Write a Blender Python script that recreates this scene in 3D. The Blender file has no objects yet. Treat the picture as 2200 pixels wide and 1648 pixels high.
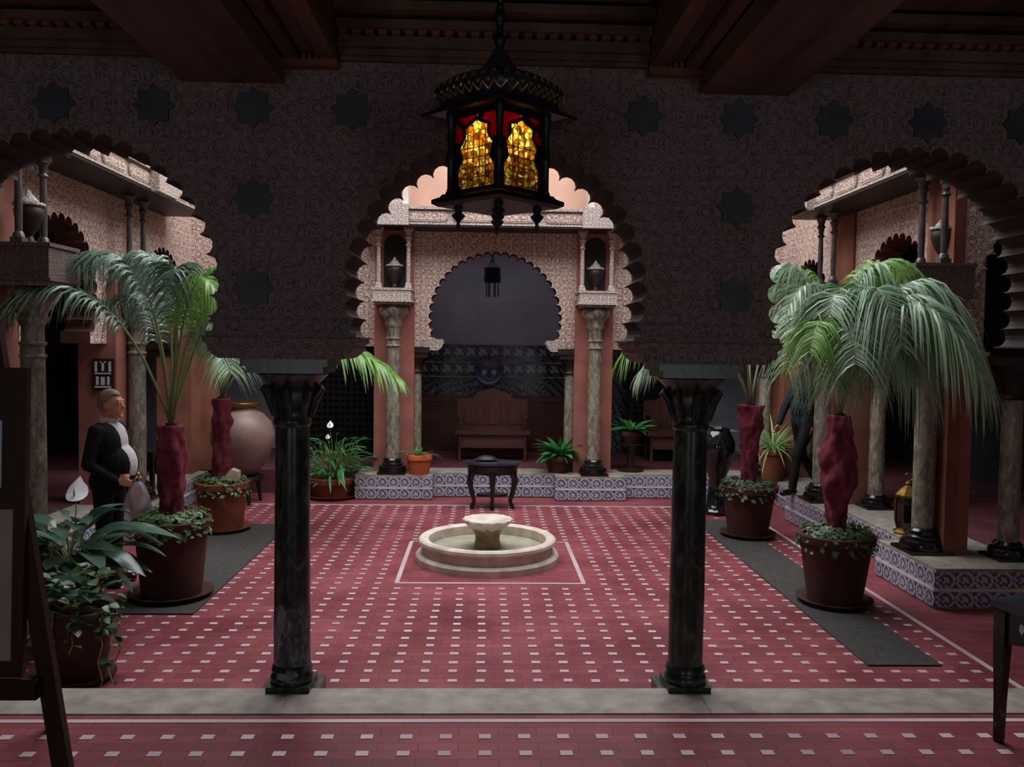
import bpy, bmesh, math, random
from mathutils import Vector, Matrix, Quaternion, noise
from mathutils.geometry import tessellate_polygon
PI = math.pi
S = bpy.context.scene
C = S.collection
rnd = random.Random(7)

# ------------------------------------------------------------------ camera
cd = bpy.data.cameras.new('camera'); cam = bpy.data.objects.new('camera', cd); C.objects.link(cam)
cd.sensor_width = 36.0; cd.lens = 36.0 * 1850 / 2200; cd.clip_start = 0.05; cd.clip_end = 100
yc = Vector((-62, 83, -1850)).normalized()
zc = Vector((math.sin(.012), math.cos(.012), 0)); zc = (zc - yc * zc.dot(yc)).normalized()
xc = yc.cross(zc)
cam.matrix_world = Matrix.Translation((0, 0, 2.1)) @ Matrix((xc, yc, zc)).to_4x4()
S.camera = cam

# ------------------------------------------------------------------ light and exposure
S.view_settings.view_transform = 'Standard'; S.view_settings.look = 'None'
S.view_settings.gamma = 1.0; S.view_settings.use_curve_mapping = False
S.view_settings.exposure = 0.0
S.cycles.use_denoising = True
S.cycles.max_bounces = 8
W = bpy.data.worlds.new('world'); S.world = W; W.use_nodes = True
W.node_tree.nodes['Background'].inputs[0].default_value = (.80, .86, 1.0, 1)
W.node_tree.nodes['Background'].inputs[1].default_value = .25

def area(name, loc, rot, sx, sy, power, col):
    l = bpy.data.lights.new(name, 'AREA'); l.shape = 'RECTANGLE'; l.size = sx; l.size_y = sy
    l.energy = power; l.color = col
    o = bpy.data.objects.new(name, l); C.objects.link(o); o.location = loc; o.rotation_euler = rot
    return o
# daylight through the glass roof over the court
area('skylight', (.1, 9.1, 6.6), (0, 0, 0), 6.6, 5.0, 590, (.95, .96, 1.0)).data.spread = math.radians(165)
# dim fill lights added behind the near gallery, with two windows made up for them
# fill light added above the far gallery to brighten its inner wall
area('far_gallery_fill_light', (.2, 13.5, 3.78), (0, 0, 0), 3.0, .5, 4.6, (.82, .87, 1.0))
for wx in (-2.2, 2.4): area('rear_fill_light', (wx, -2.93, 1.9), (math.radians(90), 0, 0), 1.3, 1.7, 19, (.9, .92, 1.0))

# ------------------------------------------------------------------ colours and materials
def hexc(h):
    h = h.lstrip('#'); v = [int(h[i:i+2], 16) / 255 for i in (0, 2, 4)]
    return tuple((x / 12.92 if x < .04045 else ((x + .055) / 1.055) ** 2.4) for x in v) + (1,)

class NT:
    def __init__(self, name, rough=.6, spec=.3, metal=0.0):
        self.m = bpy.data.materials.new(name); self.m.use_nodes = True
        self.t = self.m.node_tree; self.b = self.t.nodes['Principled BSDF']
        self.b.inputs['Roughness'].default_value = rough
        self.b.inputs['Specular IOR Level'].default_value = spec
        self.b.inputs['Metallic'].default_value = metal
    def n(self, typ, **kw):
        nd = self.t.nodes.new(typ)
        for k, v in kw.items():
            if k in nd.inputs.keys(): nd.inputs[k].default_value = v
            else: setattr(nd, k, v)
        return nd
    def l(self, a, b): self.t.links.new(a, b)
    def coord(self, what='Object', scale=(1, 1, 1)):
        tc = self.n('ShaderNodeTexCoord'); mp = self.n('ShaderNodeMapping'); mp.inputs['Scale'].default_value = scale
        self.l(tc.outputs[what], mp.inputs[0]); return mp.outputs[0]
    def ramp(self, fac, stops):
        r = self.n('ShaderNodeValToRGB'); e = r.color_ramp.elements
        while len(e) < len(stops): e.new(.5)
        for x, (p, c) in zip(e, stops): x.position = p; x.color = hexc(c) if isinstance(c, str) else c
        self.l(fac, r.inputs[0]); return r.outputs[0]
    def bump(self, h, strength=.3, dist=.01):
        b = self.n('ShaderNodeBump'); b.inputs['Strength'].default_value = strength; b.inputs['Distance'].default_value = dist
        self.l(h, b.inputs['Height']); self.l(b.outputs[0], self.b.inputs['Normal'])
    def math(self, op, a, b=None, c=None):
        m = self.n('ShaderNodeMath', operation=op)
        for i, v in enumerate((a, b, c)):
            if v is None: continue
            if isinstance(v, (int, float)): m.inputs[i].default_value = v
            else: self.l(v, m.inputs[i])
        return m.outputs[0]
    def base(self, o): self.l(o, self.b.inputs['Base Color'])

def noise_mat(name, c1, c2, scale=6, rough=.6, spec=.3, bump=.15, metal=0, stretch=(1, 1, 1), detail=6):
    t = NT(name, rough, spec, metal)
    nz = t.n('ShaderNodeTexNoise'); nz.inputs['Scale'].default_value = scale; nz.inputs['Detail'].default_value = detail
    t.l(t.coord('Object', stretch), nz.inputs['Vector'])
    t.base(t.ramp(nz.outputs['Fac'], [(.32, c1), (.68, c2)]))
    if bump: t.bump(nz.outputs['Fac'], bump)
    return t.m

M = {}
M['kerb'] = noise_mat('pale_stone', '#a39a8f', '#80776d', 9, .55)
M['plaster_pink'] = noise_mat('pink_plaster', '#a2675a', '#86544a', 3, .75)
M['plaster_orange'] = noise_mat('ochre_plaster', '#8d5a48', '#744739', 3, .75)
M['wall_peach'] = noise_mat('peach_wall', '#cfa692', '#bb9683', 2, .8)
M['cream'] = noise_mat('cream_plaster', '#d9cabb', '#b6a698', 8, .7)
M['dark_int'] = noise_mat('dark_interior', '#2b2a2e', '#1e1d20', 2, .8)
M['innerwall'] = noise_mat('grey_inner_wall', '#a3a2ad', '#93929d', 2, .8)
M['black'] = noise_mat('black_wood', '#121013', '#1c191a', 8, .5)
M['blackgloss'] = noise_mat('black_lacquer', '#0d0b0c', '#171314', 8, .18, .6)
M['iron'] = noise_mat('dark_iron', '#15191b', '#22292b', 20, .45, .5, metal=.3)
M['greenmarble'] = None
M['wood'] = noise_mat('brown_wood', '#5d3626', '#3a2118', 5, .5, .4, stretch=(1, 1, .12))
M['redwood'] = noise_mat('reddish_wood', '#5c3329', '#3c201b', 5, .4, .5, stretch=(.15, 1, 1))
M['darkwood'] = noise_mat('dark_wood', '#2e1d16', '#1c120e', 5, .5, .4, stretch=(1, .12, 1))
M['beamwood'] = noise_mat('painted_beam', '#765c4c', '#4e3c31', 6, .6, .3, stretch=(1, .1, 1))
M['easelwood'] = noise_mat('easel_wood', '#40241a', '#2a1711', 5, .45, .4, stretch=(1, 1, .1))
M['terracotta'] = noise_mat('terracotta', '#85492f', '#663626', 5, .75)
M['terradark'] = noise_mat('old_terracotta', '#4f3028', '#38231d', 5, .8)
M['terraorange'] = noise_mat('orange_terracotta', '#c0623a', '#a4502e', 5, .7)
M['clayjar'] = noise_mat('clay_jar', '#8a6f64', '#6f5950', 3, .45, .5)
M['soil'] = noise_mat('soil', '#2a2019', '#17110d', 40, .9)
M['fountainstone'] = noise_mat('fountain_stone', '#dccfc2', '#b3a595', 7, .6)
M['fountainold'] = noise_mat('stained_stone', '#a48d6c', '#6f5b44', 9, .6)
M['skin'] = noise_mat('skin', '#d99a7c', '#c98a6c', 6, .5)
M['hair'] = noise_mat('grey_brown_hair', '#a08a7e', '#77625a', 30, .6)
M['suit'] = noise_mat('black_cloth', '#141416', '#0d0d0f', 12, .8)
M['navy'] = noise_mat('dark_navy_cloth', '#1d2330', '#151a24', 12, .8)
M['shirt'] = noise_mat('white_shirt', '#d8d6d6', '#c4c2c4', 6, .8)
M['redcloth'] = noise_mat('wine_red_cloth', '#8a3c49', '#4f1c26', 11, .85, bump=.7, stretch=(1, 1, .6))
M['mat'] = noise_mat('dark_grey_carpet', '#4a4645', '#3a3736', 25, .9)
M['paper'] = noise_mat('pale_blue_print', '#d3e4f2', '#c2d8ea', 2, .5)
M['board'] = noise_mat('grey_board', '#b5a89d', '#9d9187', 3, .7)
M['gold'] = noise_mat('gold_metal', '#d9b45a', '#a37c30', 12, .35, .6, metal=.6)
M['brass'] = noise_mat('dull_brass', '#8a6a2c', '#4d3a18', 9, .3, .6, metal=.8)
M['whitepetal'] = noise_mat('white_petal', '#f2f2f4', '#e6e6ea', 6, .6)
M['spadix'] = noise_mat('pale_spadix', '#c9c089', '#b5ab70', 30, .7)
M['blueglaze'] = noise_mat('blue_glaze', '#27406e', '#182a4c', 4, .15, .6)
M['worn'] = noise_mat('worn_plaster_patch', '#8d8f96', '#5e6067', 12, .7)
M['glossblack'] = noise_mat('black_glaze', '#0b0c10', '#14151b', 4, .08, .7)
M['whiteframe'] = noise_mat('white_inlay', '#d6d2d4', '#bdb9bc', 9, .5)
M['marbletop'] = noise_mat('dark_marble_top', '#3f4450', '#24272f', 5, .15, .7)

def leaf_mat(name, c1, c2, trans=.35, rough=.35):
    t = NT(name, rough, .5)
    oi = t.n('ShaderNodeObjectInfo')
    nz = t.n('ShaderNodeTexNoise'); nz.inputs['Scale'].default_value = 5
    t.l(t.coord('Object'), nz.inputs['Vector'])
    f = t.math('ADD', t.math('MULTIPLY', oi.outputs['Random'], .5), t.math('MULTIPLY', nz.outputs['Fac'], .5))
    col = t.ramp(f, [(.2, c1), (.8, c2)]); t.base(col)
    tr = t.n('ShaderNodeBsdfTranslucent'); t.l(col, tr.inputs[0])
    mx = t.n('ShaderNodeMixShader'); mx.inputs[0].default_value = trans
    t.l(t.b.outputs[0], mx.inputs[1]); t.l(tr.outputs[0], mx.inputs[2])
    t.l(mx.outputs[0], t.t.nodes['Material Output'].inputs[0])
    return t.m
M['palm'] = leaf_mat('palm_leaf', '#7fa377', '#b6ccb4', .3, .3)
M['palmdim'] = leaf_mat('shaded_palm_leaf', '#52705a', '#8ba392', .25, .3)  # darker copy of the palm leaf, with shade in its colour
M['palmbright'] = leaf_mat('bright_palm_leaf', '#67963c', '#8db862', .4)
M['leafgreen'] = leaf_mat('green_leaf', '#2c6b35', '#54a05a', .3)
M['leafdark'] = leaf_mat('dark_green_leaf', '#2c4638', '#5f7d6b', .15, .18)
M['leafpale'] = leaf_mat('pale_green_leaf', '#6f9c58', '#b4cf8e', .3)
M['ivy'] = leaf_mat('ivy_leaf', '#36502f', '#6d8a5c', .25)
M['stem'] = leaf_mat('pale_stem', '#6d7d4d', '#98a374', .1)

def glass_mat(name, col, rough=.05):
    t = NT(name, rough, .5); t.b.inputs['Base Color'].default_value = hexc(col)
    t.b.inputs['Transmission Weight'].default_value = .9
    return t.m
def water():
    t = NT('still_water', .03, .5); t.b.inputs['Base Color'].default_value = hexc('#8a9088')
    tr = t.n('ShaderNodeBsdfTransparent'); tr.inputs[0].default_value = (.95, .95, .92, 1)
    lw = t.n('ShaderNodeLayerWeight'); lw.inputs['Blend'].default_value = .25
    mx = t.n('ShaderNodeMixShader'); t.l(t.math('MULTIPLY_ADD', lw.outputs['Fresnel'], .45, .02), mx.inputs[0]); t.l(tr.outputs[0], mx.inputs[1]); t.l(t.b.outputs[0], mx.inputs[2])
    t.l(mx.outputs[0], t.t.nodes['Material Output'].inputs[0]); return t.m
M['water'] = water()
M['bag'] = glass_mat('clear_grey_plastic', '#c9c9cf', .35)
def emit_mat(name, col, s):
    t = NT(name); t.b.inputs['Base Color'].default_value = hexc(col)
    t.b.inputs['Emission Color'].default_value = hexc(col); t.b.inputs['Emission Strength'].default_value = s
    return t.m
M['bulb'] = emit_mat('glowing_bulb', '#ffd9a0', 14)
M['domemetal'] = noise_mat('blue_grey_dome_metal', '#4a5062', '#2c3038', 18, .35, .6, metal=.5)

def amber(name, stops, scale):
    # thin leaded glass of many small coloured pieces that lets the lamp behind it shine through
    t = NT(name, .3, .5)
    ed = t.n('ShaderNodeTexVoronoi', feature='DISTANCE_TO_EDGE'); ed.inputs['Scale'].default_value = scale
    ce = t.n('ShaderNodeTexVoronoi', feature='F1'); ce.inputs['Scale'].default_value = scale
    v = t.coord('Object'); t.l(v, ed.inputs['Vector']); t.l(v, ce.inputs['Vector'])
    sp = t.n('ShaderNodeSeparateColor'); t.l(ce.outputs['Color'], sp.inputs[0])
    mx0 = t.n('ShaderNodeMix', data_type='RGBA', blend_type='MULTIPLY'); mx0.inputs[0].default_value = 1
    t.l(t.ramp(sp.outputs[0], stops), mx0.inputs[6]); t.l(t.ramp(ed.outputs['Distance'], [(.02, '#100804'), (.10, '#ffffff')]), mx0.inputs[7])
    cc = mx0.outputs[2]; t.base(cc)
    tr = t.n('ShaderNodeBsdfTranslucent'); t.l(cc, tr.inputs[0])
    mx = t.n('ShaderNodeMixShader'); mx.inputs[0].default_value = .85
    t.l(t.b.outputs[0], mx.inputs[1]); t.l(tr.outputs[0], mx.inputs[2])
    t.l(mx.outputs[0], t.t.nodes['Material Output'].inputs[0])
    return t.m
M['amber'] = amber('amber_glass', [(0, '#7a4a1c'), (.35, '#c79a3c'), (.6, '#f0e09a'), (.85, '#8e8a3a'), (1, '#f6e8b4')], 52)
M['redglass'] = amber('red_glass', [(0, '#5a140f'), (1, '#74190f')], 6)

def marble(name, base, mid, vein, scale=5, rough=.25):
    t = NT(name, rough, .5)
    v = t.coord('Object', (1, 1, .45))
    n1 = t.n('ShaderNodeTexNoise'); n1.inputs['Scale'].default_value = scale; n1.inputs['Detail'].default_value = 9; n1.inputs['Distortion'].default_value = 1.6
    t.l(v, n1.inputs['Vector'])
    t.base(t.ramp(n1.outputs['Fac'], [(.3, base), (.52, mid), (.72, vein)]))
    t.bump(n1.outputs['Fac'], .08)
    return t.m
M['greenmarble'] = marble('dark_green_marble', '#141a18', '#26302b', '#56605a', 12, .3)
M['mottled'] = marble('mottled_worn_marble', '#23272a', '#4c5053', '#8b8c8b', 26, .5)
M['greymarble'] = marble('grey_cream_marble', '#4f4a41', '#827b6c', '#aaa290', 14, .35)

def red_floor(name='red_quarry_tile', c1='#a04a4c', c2='#8f4043', c3='#7a3a3b'):
    t = NT(name, .5, .12)
    tc = t.coord('Object')
    br = t.n('ShaderNodeTexBrick', offset=.5)
    br.inputs['Scale'].default_value = 1; br.inputs['Brick Width'].default_value = .181; br.inputs['Row Height'].default_value = .0785
    br.inputs['Mortar Size'].default_value = .0022; br.inputs['Color1'].default_value = hexc(c1); br.inputs['Color2'].default_value = hexc(c2)
    br.inputs['Mortar'].default_value = hexc(c3)
    t.l(tc, br.inputs['Vector'])
    nz = t.n('ShaderNodeTexNoise'); nz.inputs['Scale'].default_value = 1.3; nz.inputs['Detail'].default_value = 7; t.l(tc, nz.inputs['Vector'])
    mx = t.n('ShaderNodeMix', data_type='RGBA', blend_type='MULTIPLY'); mx.inputs[0].default_value = 1
    t.l(br.outputs['Color'], mx.inputs[6]); t.l(t.ramp(nz.outputs['Fac'], [(.3, '#c9bfc4'), (.7, '#ffffff')]), mx.inputs[7])
    t.base(mx.outputs[2]); t.bump(br.outputs['Fac'], -.15, .004)
    t.l(t.ramp(nz.outputs['Fac'], [(.3, (.4, .4, .4, 1)), (.7, (.6, .6, .6, 1))]), t.b.inputs['Roughness'])
    return t.m
M['redfloor'] = red_floor('red_quarry_tile', '#985358', '#88484c', '#71393c')
M['shadefloor'] = red_floor('shaded_red_tile', '#71444a', '#643c42', '#573338')  # darker copy of the red tile, gallery shade put into its colour
M['shadeinsert'] = noise_mat('shaded_white_tile', '#a68f97', '#86747c', 1.3, .4)  # darker copy of the white insert for shaded floor
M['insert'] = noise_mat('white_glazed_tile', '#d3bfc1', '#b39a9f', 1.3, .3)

def carved(name, light, mid, dark, period=.11, rough=.8, bump=.7, dist=.014, warp=.06):
    # arabesque stucco: interlaced diagonal bands with curling leaves between them, in fine relief
    t = NT(name, rough, .2)
    v0 = t.coord('Object')
    dn = t.n('ShaderNodeTexNoise'); dn.inputs['Scale'].default_value = .55 / period; dn.inputs['Detail'].default_value = 3; t.l(v0, dn.inputs['Vector'])
    vm = t.n('ShaderNodeVectorMath', operation='MULTIPLY_ADD'); vm.inputs[1].default_value = (warp,) * 3; t.l(dn.outputs['Color'], vm.inputs[0]); t.l(v0, vm.inputs[2]); v = vm.outputs[0]
    sp = t.n('ShaderNodeSeparateXYZ'); t.l(v, sp.inputs[0])
    u = t.math('ADD', sp.outputs[0], sp.outputs[1]); z = sp.outputs[2]; k = PI / period
    p, q = t.math('ADD', u, z), t.math('SUBTRACT', u, z)
    band = t.math('ABSOLUTE', t.math('MULTIPLY', t.math('SINE', t.math('MULTIPLY', p, k)), t.math('SINE', t.math('MULTIPLY', q, k))))
    leafy = t.math('MULTIPLY', t.math('SINE', t.math('MULTIPLY', p, k * 3.1)), t.math('SINE', t.math('MULTIPLY', q, k * 3.1)))
    curl = t.math('SINE', t.math('MULTIPLY_ADD', band, 15, t.math('MULTIPLY', leafy, 1.2)))
    fn = t.n('ShaderNodeTexNoise'); fn.inputs['Scale'].default_value = 5.0 / period; fn.inputs['Detail'].default_value = 3; t.l(v0, fn.inputs['Vector'])
    h = t.math('ADD', t.math('MULTIPLY_ADD', curl, .26, .45), t.math('ADD', t.math('MULTIPLY', leafy, .05), t.math('MULTIPLY_ADD', fn.outputs['Fac'], 1.2, -.6)))
    nz = t.n('ShaderNodeTexNoise'); nz.inputs['Scale'].default_value = 1.7; nz.inputs['Detail'].default_value = 4; t.l(v0, nz.inputs['Vector'])
    h2 = t.math('ADD', h, t.math('MULTIPLY_ADD', nz.outputs['Fac'], .3, -.15))
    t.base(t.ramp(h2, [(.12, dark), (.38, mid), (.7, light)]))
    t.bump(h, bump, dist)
    return t.m
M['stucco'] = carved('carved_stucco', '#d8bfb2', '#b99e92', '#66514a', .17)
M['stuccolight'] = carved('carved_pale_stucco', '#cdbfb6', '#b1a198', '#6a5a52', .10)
M['stuccodark'] = carved('shaded_stucco', '#8d7c78', '#7c6c69', '#635552', .13, bump=.25)  # darker copy of the carved stucco, near gallery shade in its colour
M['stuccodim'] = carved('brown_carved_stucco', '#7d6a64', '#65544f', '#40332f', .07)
M['darkmarble'] = marble('dark_colonnette_marble', '#2f2a2b', '#4a4344', '#6e6664', 9, .3) if 'marble' in globals() else None
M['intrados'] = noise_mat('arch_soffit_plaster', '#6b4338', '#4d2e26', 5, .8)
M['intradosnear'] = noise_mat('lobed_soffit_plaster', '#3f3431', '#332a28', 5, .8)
M['starplaque'] = noise_mat('dark_star_tile', '#4d5258', '#3f444a', 9, .5, .4)

def azulejo(name, white, blue, k=1.0):
    t = NT(name, .22, .5)
    tc = t.n('ShaderNodeTexCoord'); sp = t.n('ShaderNodeSeparateXYZ'); t.l(tc.outputs['Object'], sp.inputs[0])
    u, w = sp.outputs[0], sp.outputs[2]
    q = 2 * PI / .15 * k
    s1 = t.math('COSINE', t.math('MULTIPLY', u, q * 2)); s2 = t.math('COSINE', t.math('MULTIPLY', w, q * 2))
    p1 = t.math('MULTIPLY', s1, s2)
    r = t.math('SQRT', t.math('ADD', t.math('MULTIPLY', u, u), t.math('MULTIPLY', w, w)))
    p2 = t.math('SINE', t.math('MULTIPLY', r, q * 1.7))
    p3 = t.math('SINE', t.math('MULTIPLY', t.math('ADD', u, w), q * 1.5))
    oi = t.n('ShaderNodeObjectInfo')
    tot = t.math('ADD', t.math('ADD', p1, p2), t.math('MULTIPLY', p3, .7))
    tot = t.math('ADD', tot, t.math('MULTIPLY_ADD', oi.outputs['Random'], .5, -.25))
    t.base(t.ramp(t.math('MULTIPLY_ADD', tot, .25, .5), [(.40, blue), (.50, '#8b8c9f'), (.56, white)]))
    return t.m
M['azulejo'] = azulejo('blue_white_tile', '#b3afb2', '#55577a', 1.7)
M['azulejodark'] = azulejo('dark_blue_tile', '#85868f', '#2c3142', .8)
M['dado'] = azulejo('dado_tile', '#4a4c55', '#26272f', .75)

# ------------------------------------------------------------------ mesh helpers
class MB:
    def __init__(s): s.v = []; s.f = []; s.mi = []; s.mat = 0
    def add(s, vs, fs):
        b = len(s.v); s.v += [tuple(p) for p in vs]
        for f in fs: s.f.append([b + i for i in f]); s.mi.append(s.mat)
    def box(s, x0, x1, y0, y1, z0, z1, T=None):
        p = [Vector((x, y, z)) for z in (z0, z1) for y in (y0, y1) for x in (x0, x1)]
        if T: p = [T @ q for q in p]
        s.add(p, [(0, 2, 3, 1), (4, 5, 7, 6), (0, 1, 5, 4), (2, 6, 7, 3), (0, 4, 6, 2), (1, 3, 7, 5)])
    def tube(s, pts, rad, n=8, cap=True):
        pts = [Vector(p) for p in pts]
        if not hasattr(rad, '__len__'): rad = [rad] * len(pts)
        b = len(s.v); up = None
        for i, p in enumerate(pts):
            d = (pts[min(i + 1, len(pts) - 1)] - pts[max(i - 1, 0)]).normalized()
            if up is None: up = Vector((0, 0, 1)) if abs(d.z) < .9 else Vector((1, 0, 0))
            a = d.cross(up).normalized(); c = a.cross(d).normalized(); up = c
            for k in range(n):
                th = 2 * PI * k / n
                s.v.append(tuple(p + (a * math.cos(th) + c * math.sin(th)) * rad[i]))
        for i in range(len(pts) - 1):
            for k in range(n):
                s.f.append([b + i * n + k, b + i * n + (k + 1) % n, b + (i + 1) * n + (k + 1) % n, b + (i + 1) * n + k]); s.mi.append(s.mat)
        if cap:
            s.f.append([b + k for k in range(n)][::-1]); s.mi.append(s.mat)
            e = b + (len(pts) - 1) * n; s.f.append([e + k for k in range(n)]); s.mi.append(s.mat)
    def lathe(s, prof, n=24, c=(0, 0, 0), rot=0.0, sx=1, sy=1, wob=None):
        b = len(s.v); m = len(prof)
        for j, (r, z) in enumerate(prof):
            for k in range(n):
                th = 2 * PI * k / n + rot; rr = r * (wob(th, z) if wob else 1)
                s.v.append((c[0] + rr * math.cos(th) * sx, c[1] + rr * math.sin(th) * sy, c[2] + z))
        for j in range(m - 1):
            for k in range(n):
                s.f.append([b + j * n + k, b + j * n + (k + 1) % n, b + (j + 1) * n + (k + 1) % n, b + (j + 1) * n + k]); s.mi.append(s.mat)
        if prof[0][0] > 1e-5: s.f.append([b + k for k in range(n)][::-1]); s.mi.append(s.mat)
        if prof[-1][0] > 1e-5: s.f.append([b + (m - 1) * n + k for k in range(n)]); s.mi.append(s.mat)
    def prism(s, poly, t0, t1, fn, side=None):
        """poly in (u, z), extruded from t0 to t1; fn(u, t, z) gives the point; side: material index of the edge faces"""
        n = len(poly); b = len(s.v)
        for t in (t0, t1):
            for (u, z) in poly: s.v.append(tuple(fn(u, t, z)))
        tri = tessellate_polygon([[Vector((u, z, 0)) for u, z in poly]])
        for a, c, d in tri:
            s.f.append([b + a, b + c, b + d]); s.mi.append(s.mat); s.f.append([b + n + d, b + n + c, b + n + a]); s.mi.append(s.mat)
        for i in range(n):
            j = (i + 1) % n
            s.f.append([b + i, b + j, b + n + j, b + n + i]); s.mi.append(s.mat if side is None else side[i])
    def build(s, name, mats, parent=None, smooth=False, loc=None):
        me = bpy.data.meshes.new(name); me.from_pydata(s.v, [], s.f)
        bm = bmesh.new(); bm.from_mesh(me); bm.faces.ensure_lookup_table()
        for f, i in zip(bm.faces, s.mi): f.material_index = i
        bmesh.ops.recalc_face_normals(bm, faces=bm.faces); bm.to_mesh(me); bm.free()
        if not isinstance(mats, (list, tuple)): mats = [mats]
        for m in mats: me.materials.append(M[m] if isinstance(m, str) else m)
        if smooth: me.shade_smooth()
        o = bpy.data.objects.new(name, me); C.objects.link(o)
        if parent: o.parent = parent
        if loc: o.location = loc
        return o
def inst(name, me, parent=None, loc=(0, 0, 0), rot=(0, 0, 0), sc=(1, 1, 1)):
    o = bpy.data.objects.new(name, me); C.objects.link(o); o.parent = parent
    o.location = loc; o.rotation_euler = rot; o.scale = sc; return o
def smooth_angle(o, ang=40):
    me = o.data; me.shade_smooth()
    try: me.set_sharp_from_angle(angle=math.radians(ang))
    except Exception: pass
    return o
def tag(o, label, cat=None, group=None, kind=None):
    o['label'] = label
    if cat: o['category'] = cat
    if group: o['group'] = group
    if kind: o['kind'] = kind
    return o
def struct(o, label): return tag(o, label, None, None, 'structure')
def thing(name, label, cat, loc=(0, 0, 0), rz=0, group=None):
    o = bpy.data.objects.new(name, None); C.objects.link(o); o.empty_display_size = .1
    o.location = loc; o.rotation_euler = (0, 0, rz); tag(o, label, cat, group, 'thing'); return o
def copy_tree(o, parent=None, loc=None, rz=None, label=None):
    c = o.copy(); C.objects.link(c); c.parent = parent
    if loc is not None: c.location = loc
    if rz is not None: c.rotation_euler = (0, 0, rz)
    if label: c['label'] = label
    for ch in list(o.children): copy_tree(ch, c)
    return c

def lobed(cx, cz, r, n, beta, sub=6, bul=.85):
    """edge of a many-lobed horseshoe arch, from its left foot over the crown to its right foot; (u, z) points"""
    a0, a1 = PI + beta, -beta
    cusps = [(cx + r * math.cos(a0 + (a1 - a0) * k / n), cz + r * math.sin(a0 + (a1 - a0) * k / n)) for k in range(n + 1)]
    out = []
    for k in range(n):
        p, q = Vector(cusps[k]), Vector(cusps[k + 1]); mid = (p + q) / 2; h = (q - p).length / 2
        nor = (mid - Vector((cx, cz))).normalized(); ax = (q - p) / 2
        for i in range(sub):
            th = PI - PI * i / sub
            w = mid + ax * math.cos(th) + nor * h * bul * math.sin(th)
            out.append((w.x, w.y))
    out.append(cusps[-1])
    return out

# ================================================================== the setting
def slab(name, label, mat, *b):
    m = MB(); m.box(*b); return struct(m.build(name, mat), label)

floor = slab('floor', 'dark red tiled courtyard floor with small white inserts', 'redfloor', -6.6, 6.8, 4.13, 12.0, -.12, 0)
gfloor = slab('floor', 'red tiled floor of the near gallery with rows of white inserts', 'redfloor', -5.4, 5.6, -3.0, 4.15, .12, .29)
bfloor = slab('floor', 'shade-toned red tile floor of the gallery behind the far arcade', 'shadefloor', -6.6, 6.8, 12.0, 14.6, -.05, .328)

kerb = slab('trim_1', 'pale stone kerb along the edge of the near gallery', 'kerb', -5.4, 5.6, 4.145, 4.455, -.02, .296)
m = MB()
for x in (-3.3, -.97, 1.15, 3.2): m.box(x - .004, x + .004, 4.14, 4.457, .2, .2975)
m.build('stone_joint', 'worn', kerb)
for x in (-.985, 1.10):
    m = MB(); m.box(x - .15, x + .15, 4.44, 4.65, -.01, .290); m.build('column_footing', 'greenmarble', kerb)

# --- white tile inserts
mi = MB(); mi.box(-.029, .029, -.023, .023, -.004, .003); ins = mi.build('tile_insert', 'insert'); ins_me = ins.data; ins_shade = ins_me.copy(); ins_shade.materials[0] = M['shadeinsert']; bpy.data.objects.remove(ins)
def inserts(parent, pts, z, limit, me=None):
    pts.sort(key=lambda p: (p[0] - .05) ** 2 * .2 + p[1] ** 2)
    vis = [p for p in pts if abs((p[0]) * 1850 / p[1] - 62) < 1120]
    near = vis[:limit]; ns = set(near); rest = [p for p in pts if p not in ns]
    for x, y in near:
        inst('tile_insert', me or ins_me, parent, (x, y, z), (0, 0, rnd.uniform(-.04, .04)), (rnd.uniform(.9, 1.05), rnd.uniform(.9, 1.05), 1))
    if rest:
        s = MB()
        for x, y in rest: s.box(x - .028, x + .028, y - .022, y + .022, z - .004, z + .003)
        o = s.build('tile_inserts', 'shadeinsert' if me else 'insert', parent); o['kind'] = 'stuff'
pts = []
for j in range(-4, 38):
    y = 5.302 + .1565 * j
    for i in range(-18, 19):
        x = .012 + .181 * i
        if -.80 < x < .98 and 7.45 < y < 9.18: continue
        if not -3.1 < x < 3.36: continue
        pts.append((x + rnd.uniform(-.006, .006), y + rnd.uniform(-.006, .006)))
inserts(floor, pts, 0, 300)
pts = [(.03 + .181 * i, 3.905 - .163 * j) for j in range(12) for i in range(-22, 24)]
inserts(gfloor, pts, .29, 90)

def line(parent, x0, x1, y0, y1, z=0.0):
    m = MB(); m.box(x0, x1, y0, y1, z - .004, z + .003); return m.build('white_line', 'insert', parent)
for q in ((3.37, 3.41, 4.5, 11.2), (-3.2, -3.16, 4.5, 11.2), (-3.16, 3.37, 11.16, 11.2),
          (-.75, .93, 7.49, 7.525), (-.75, .93, 9.1, 9.125), (-.755, -.715, 7.525, 9.1), (.895, .935, 7.525, 9.1)): line(floor, *q)
line(gfloor, -5.3, 5.5, 4.055, 4.09, .29)

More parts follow.
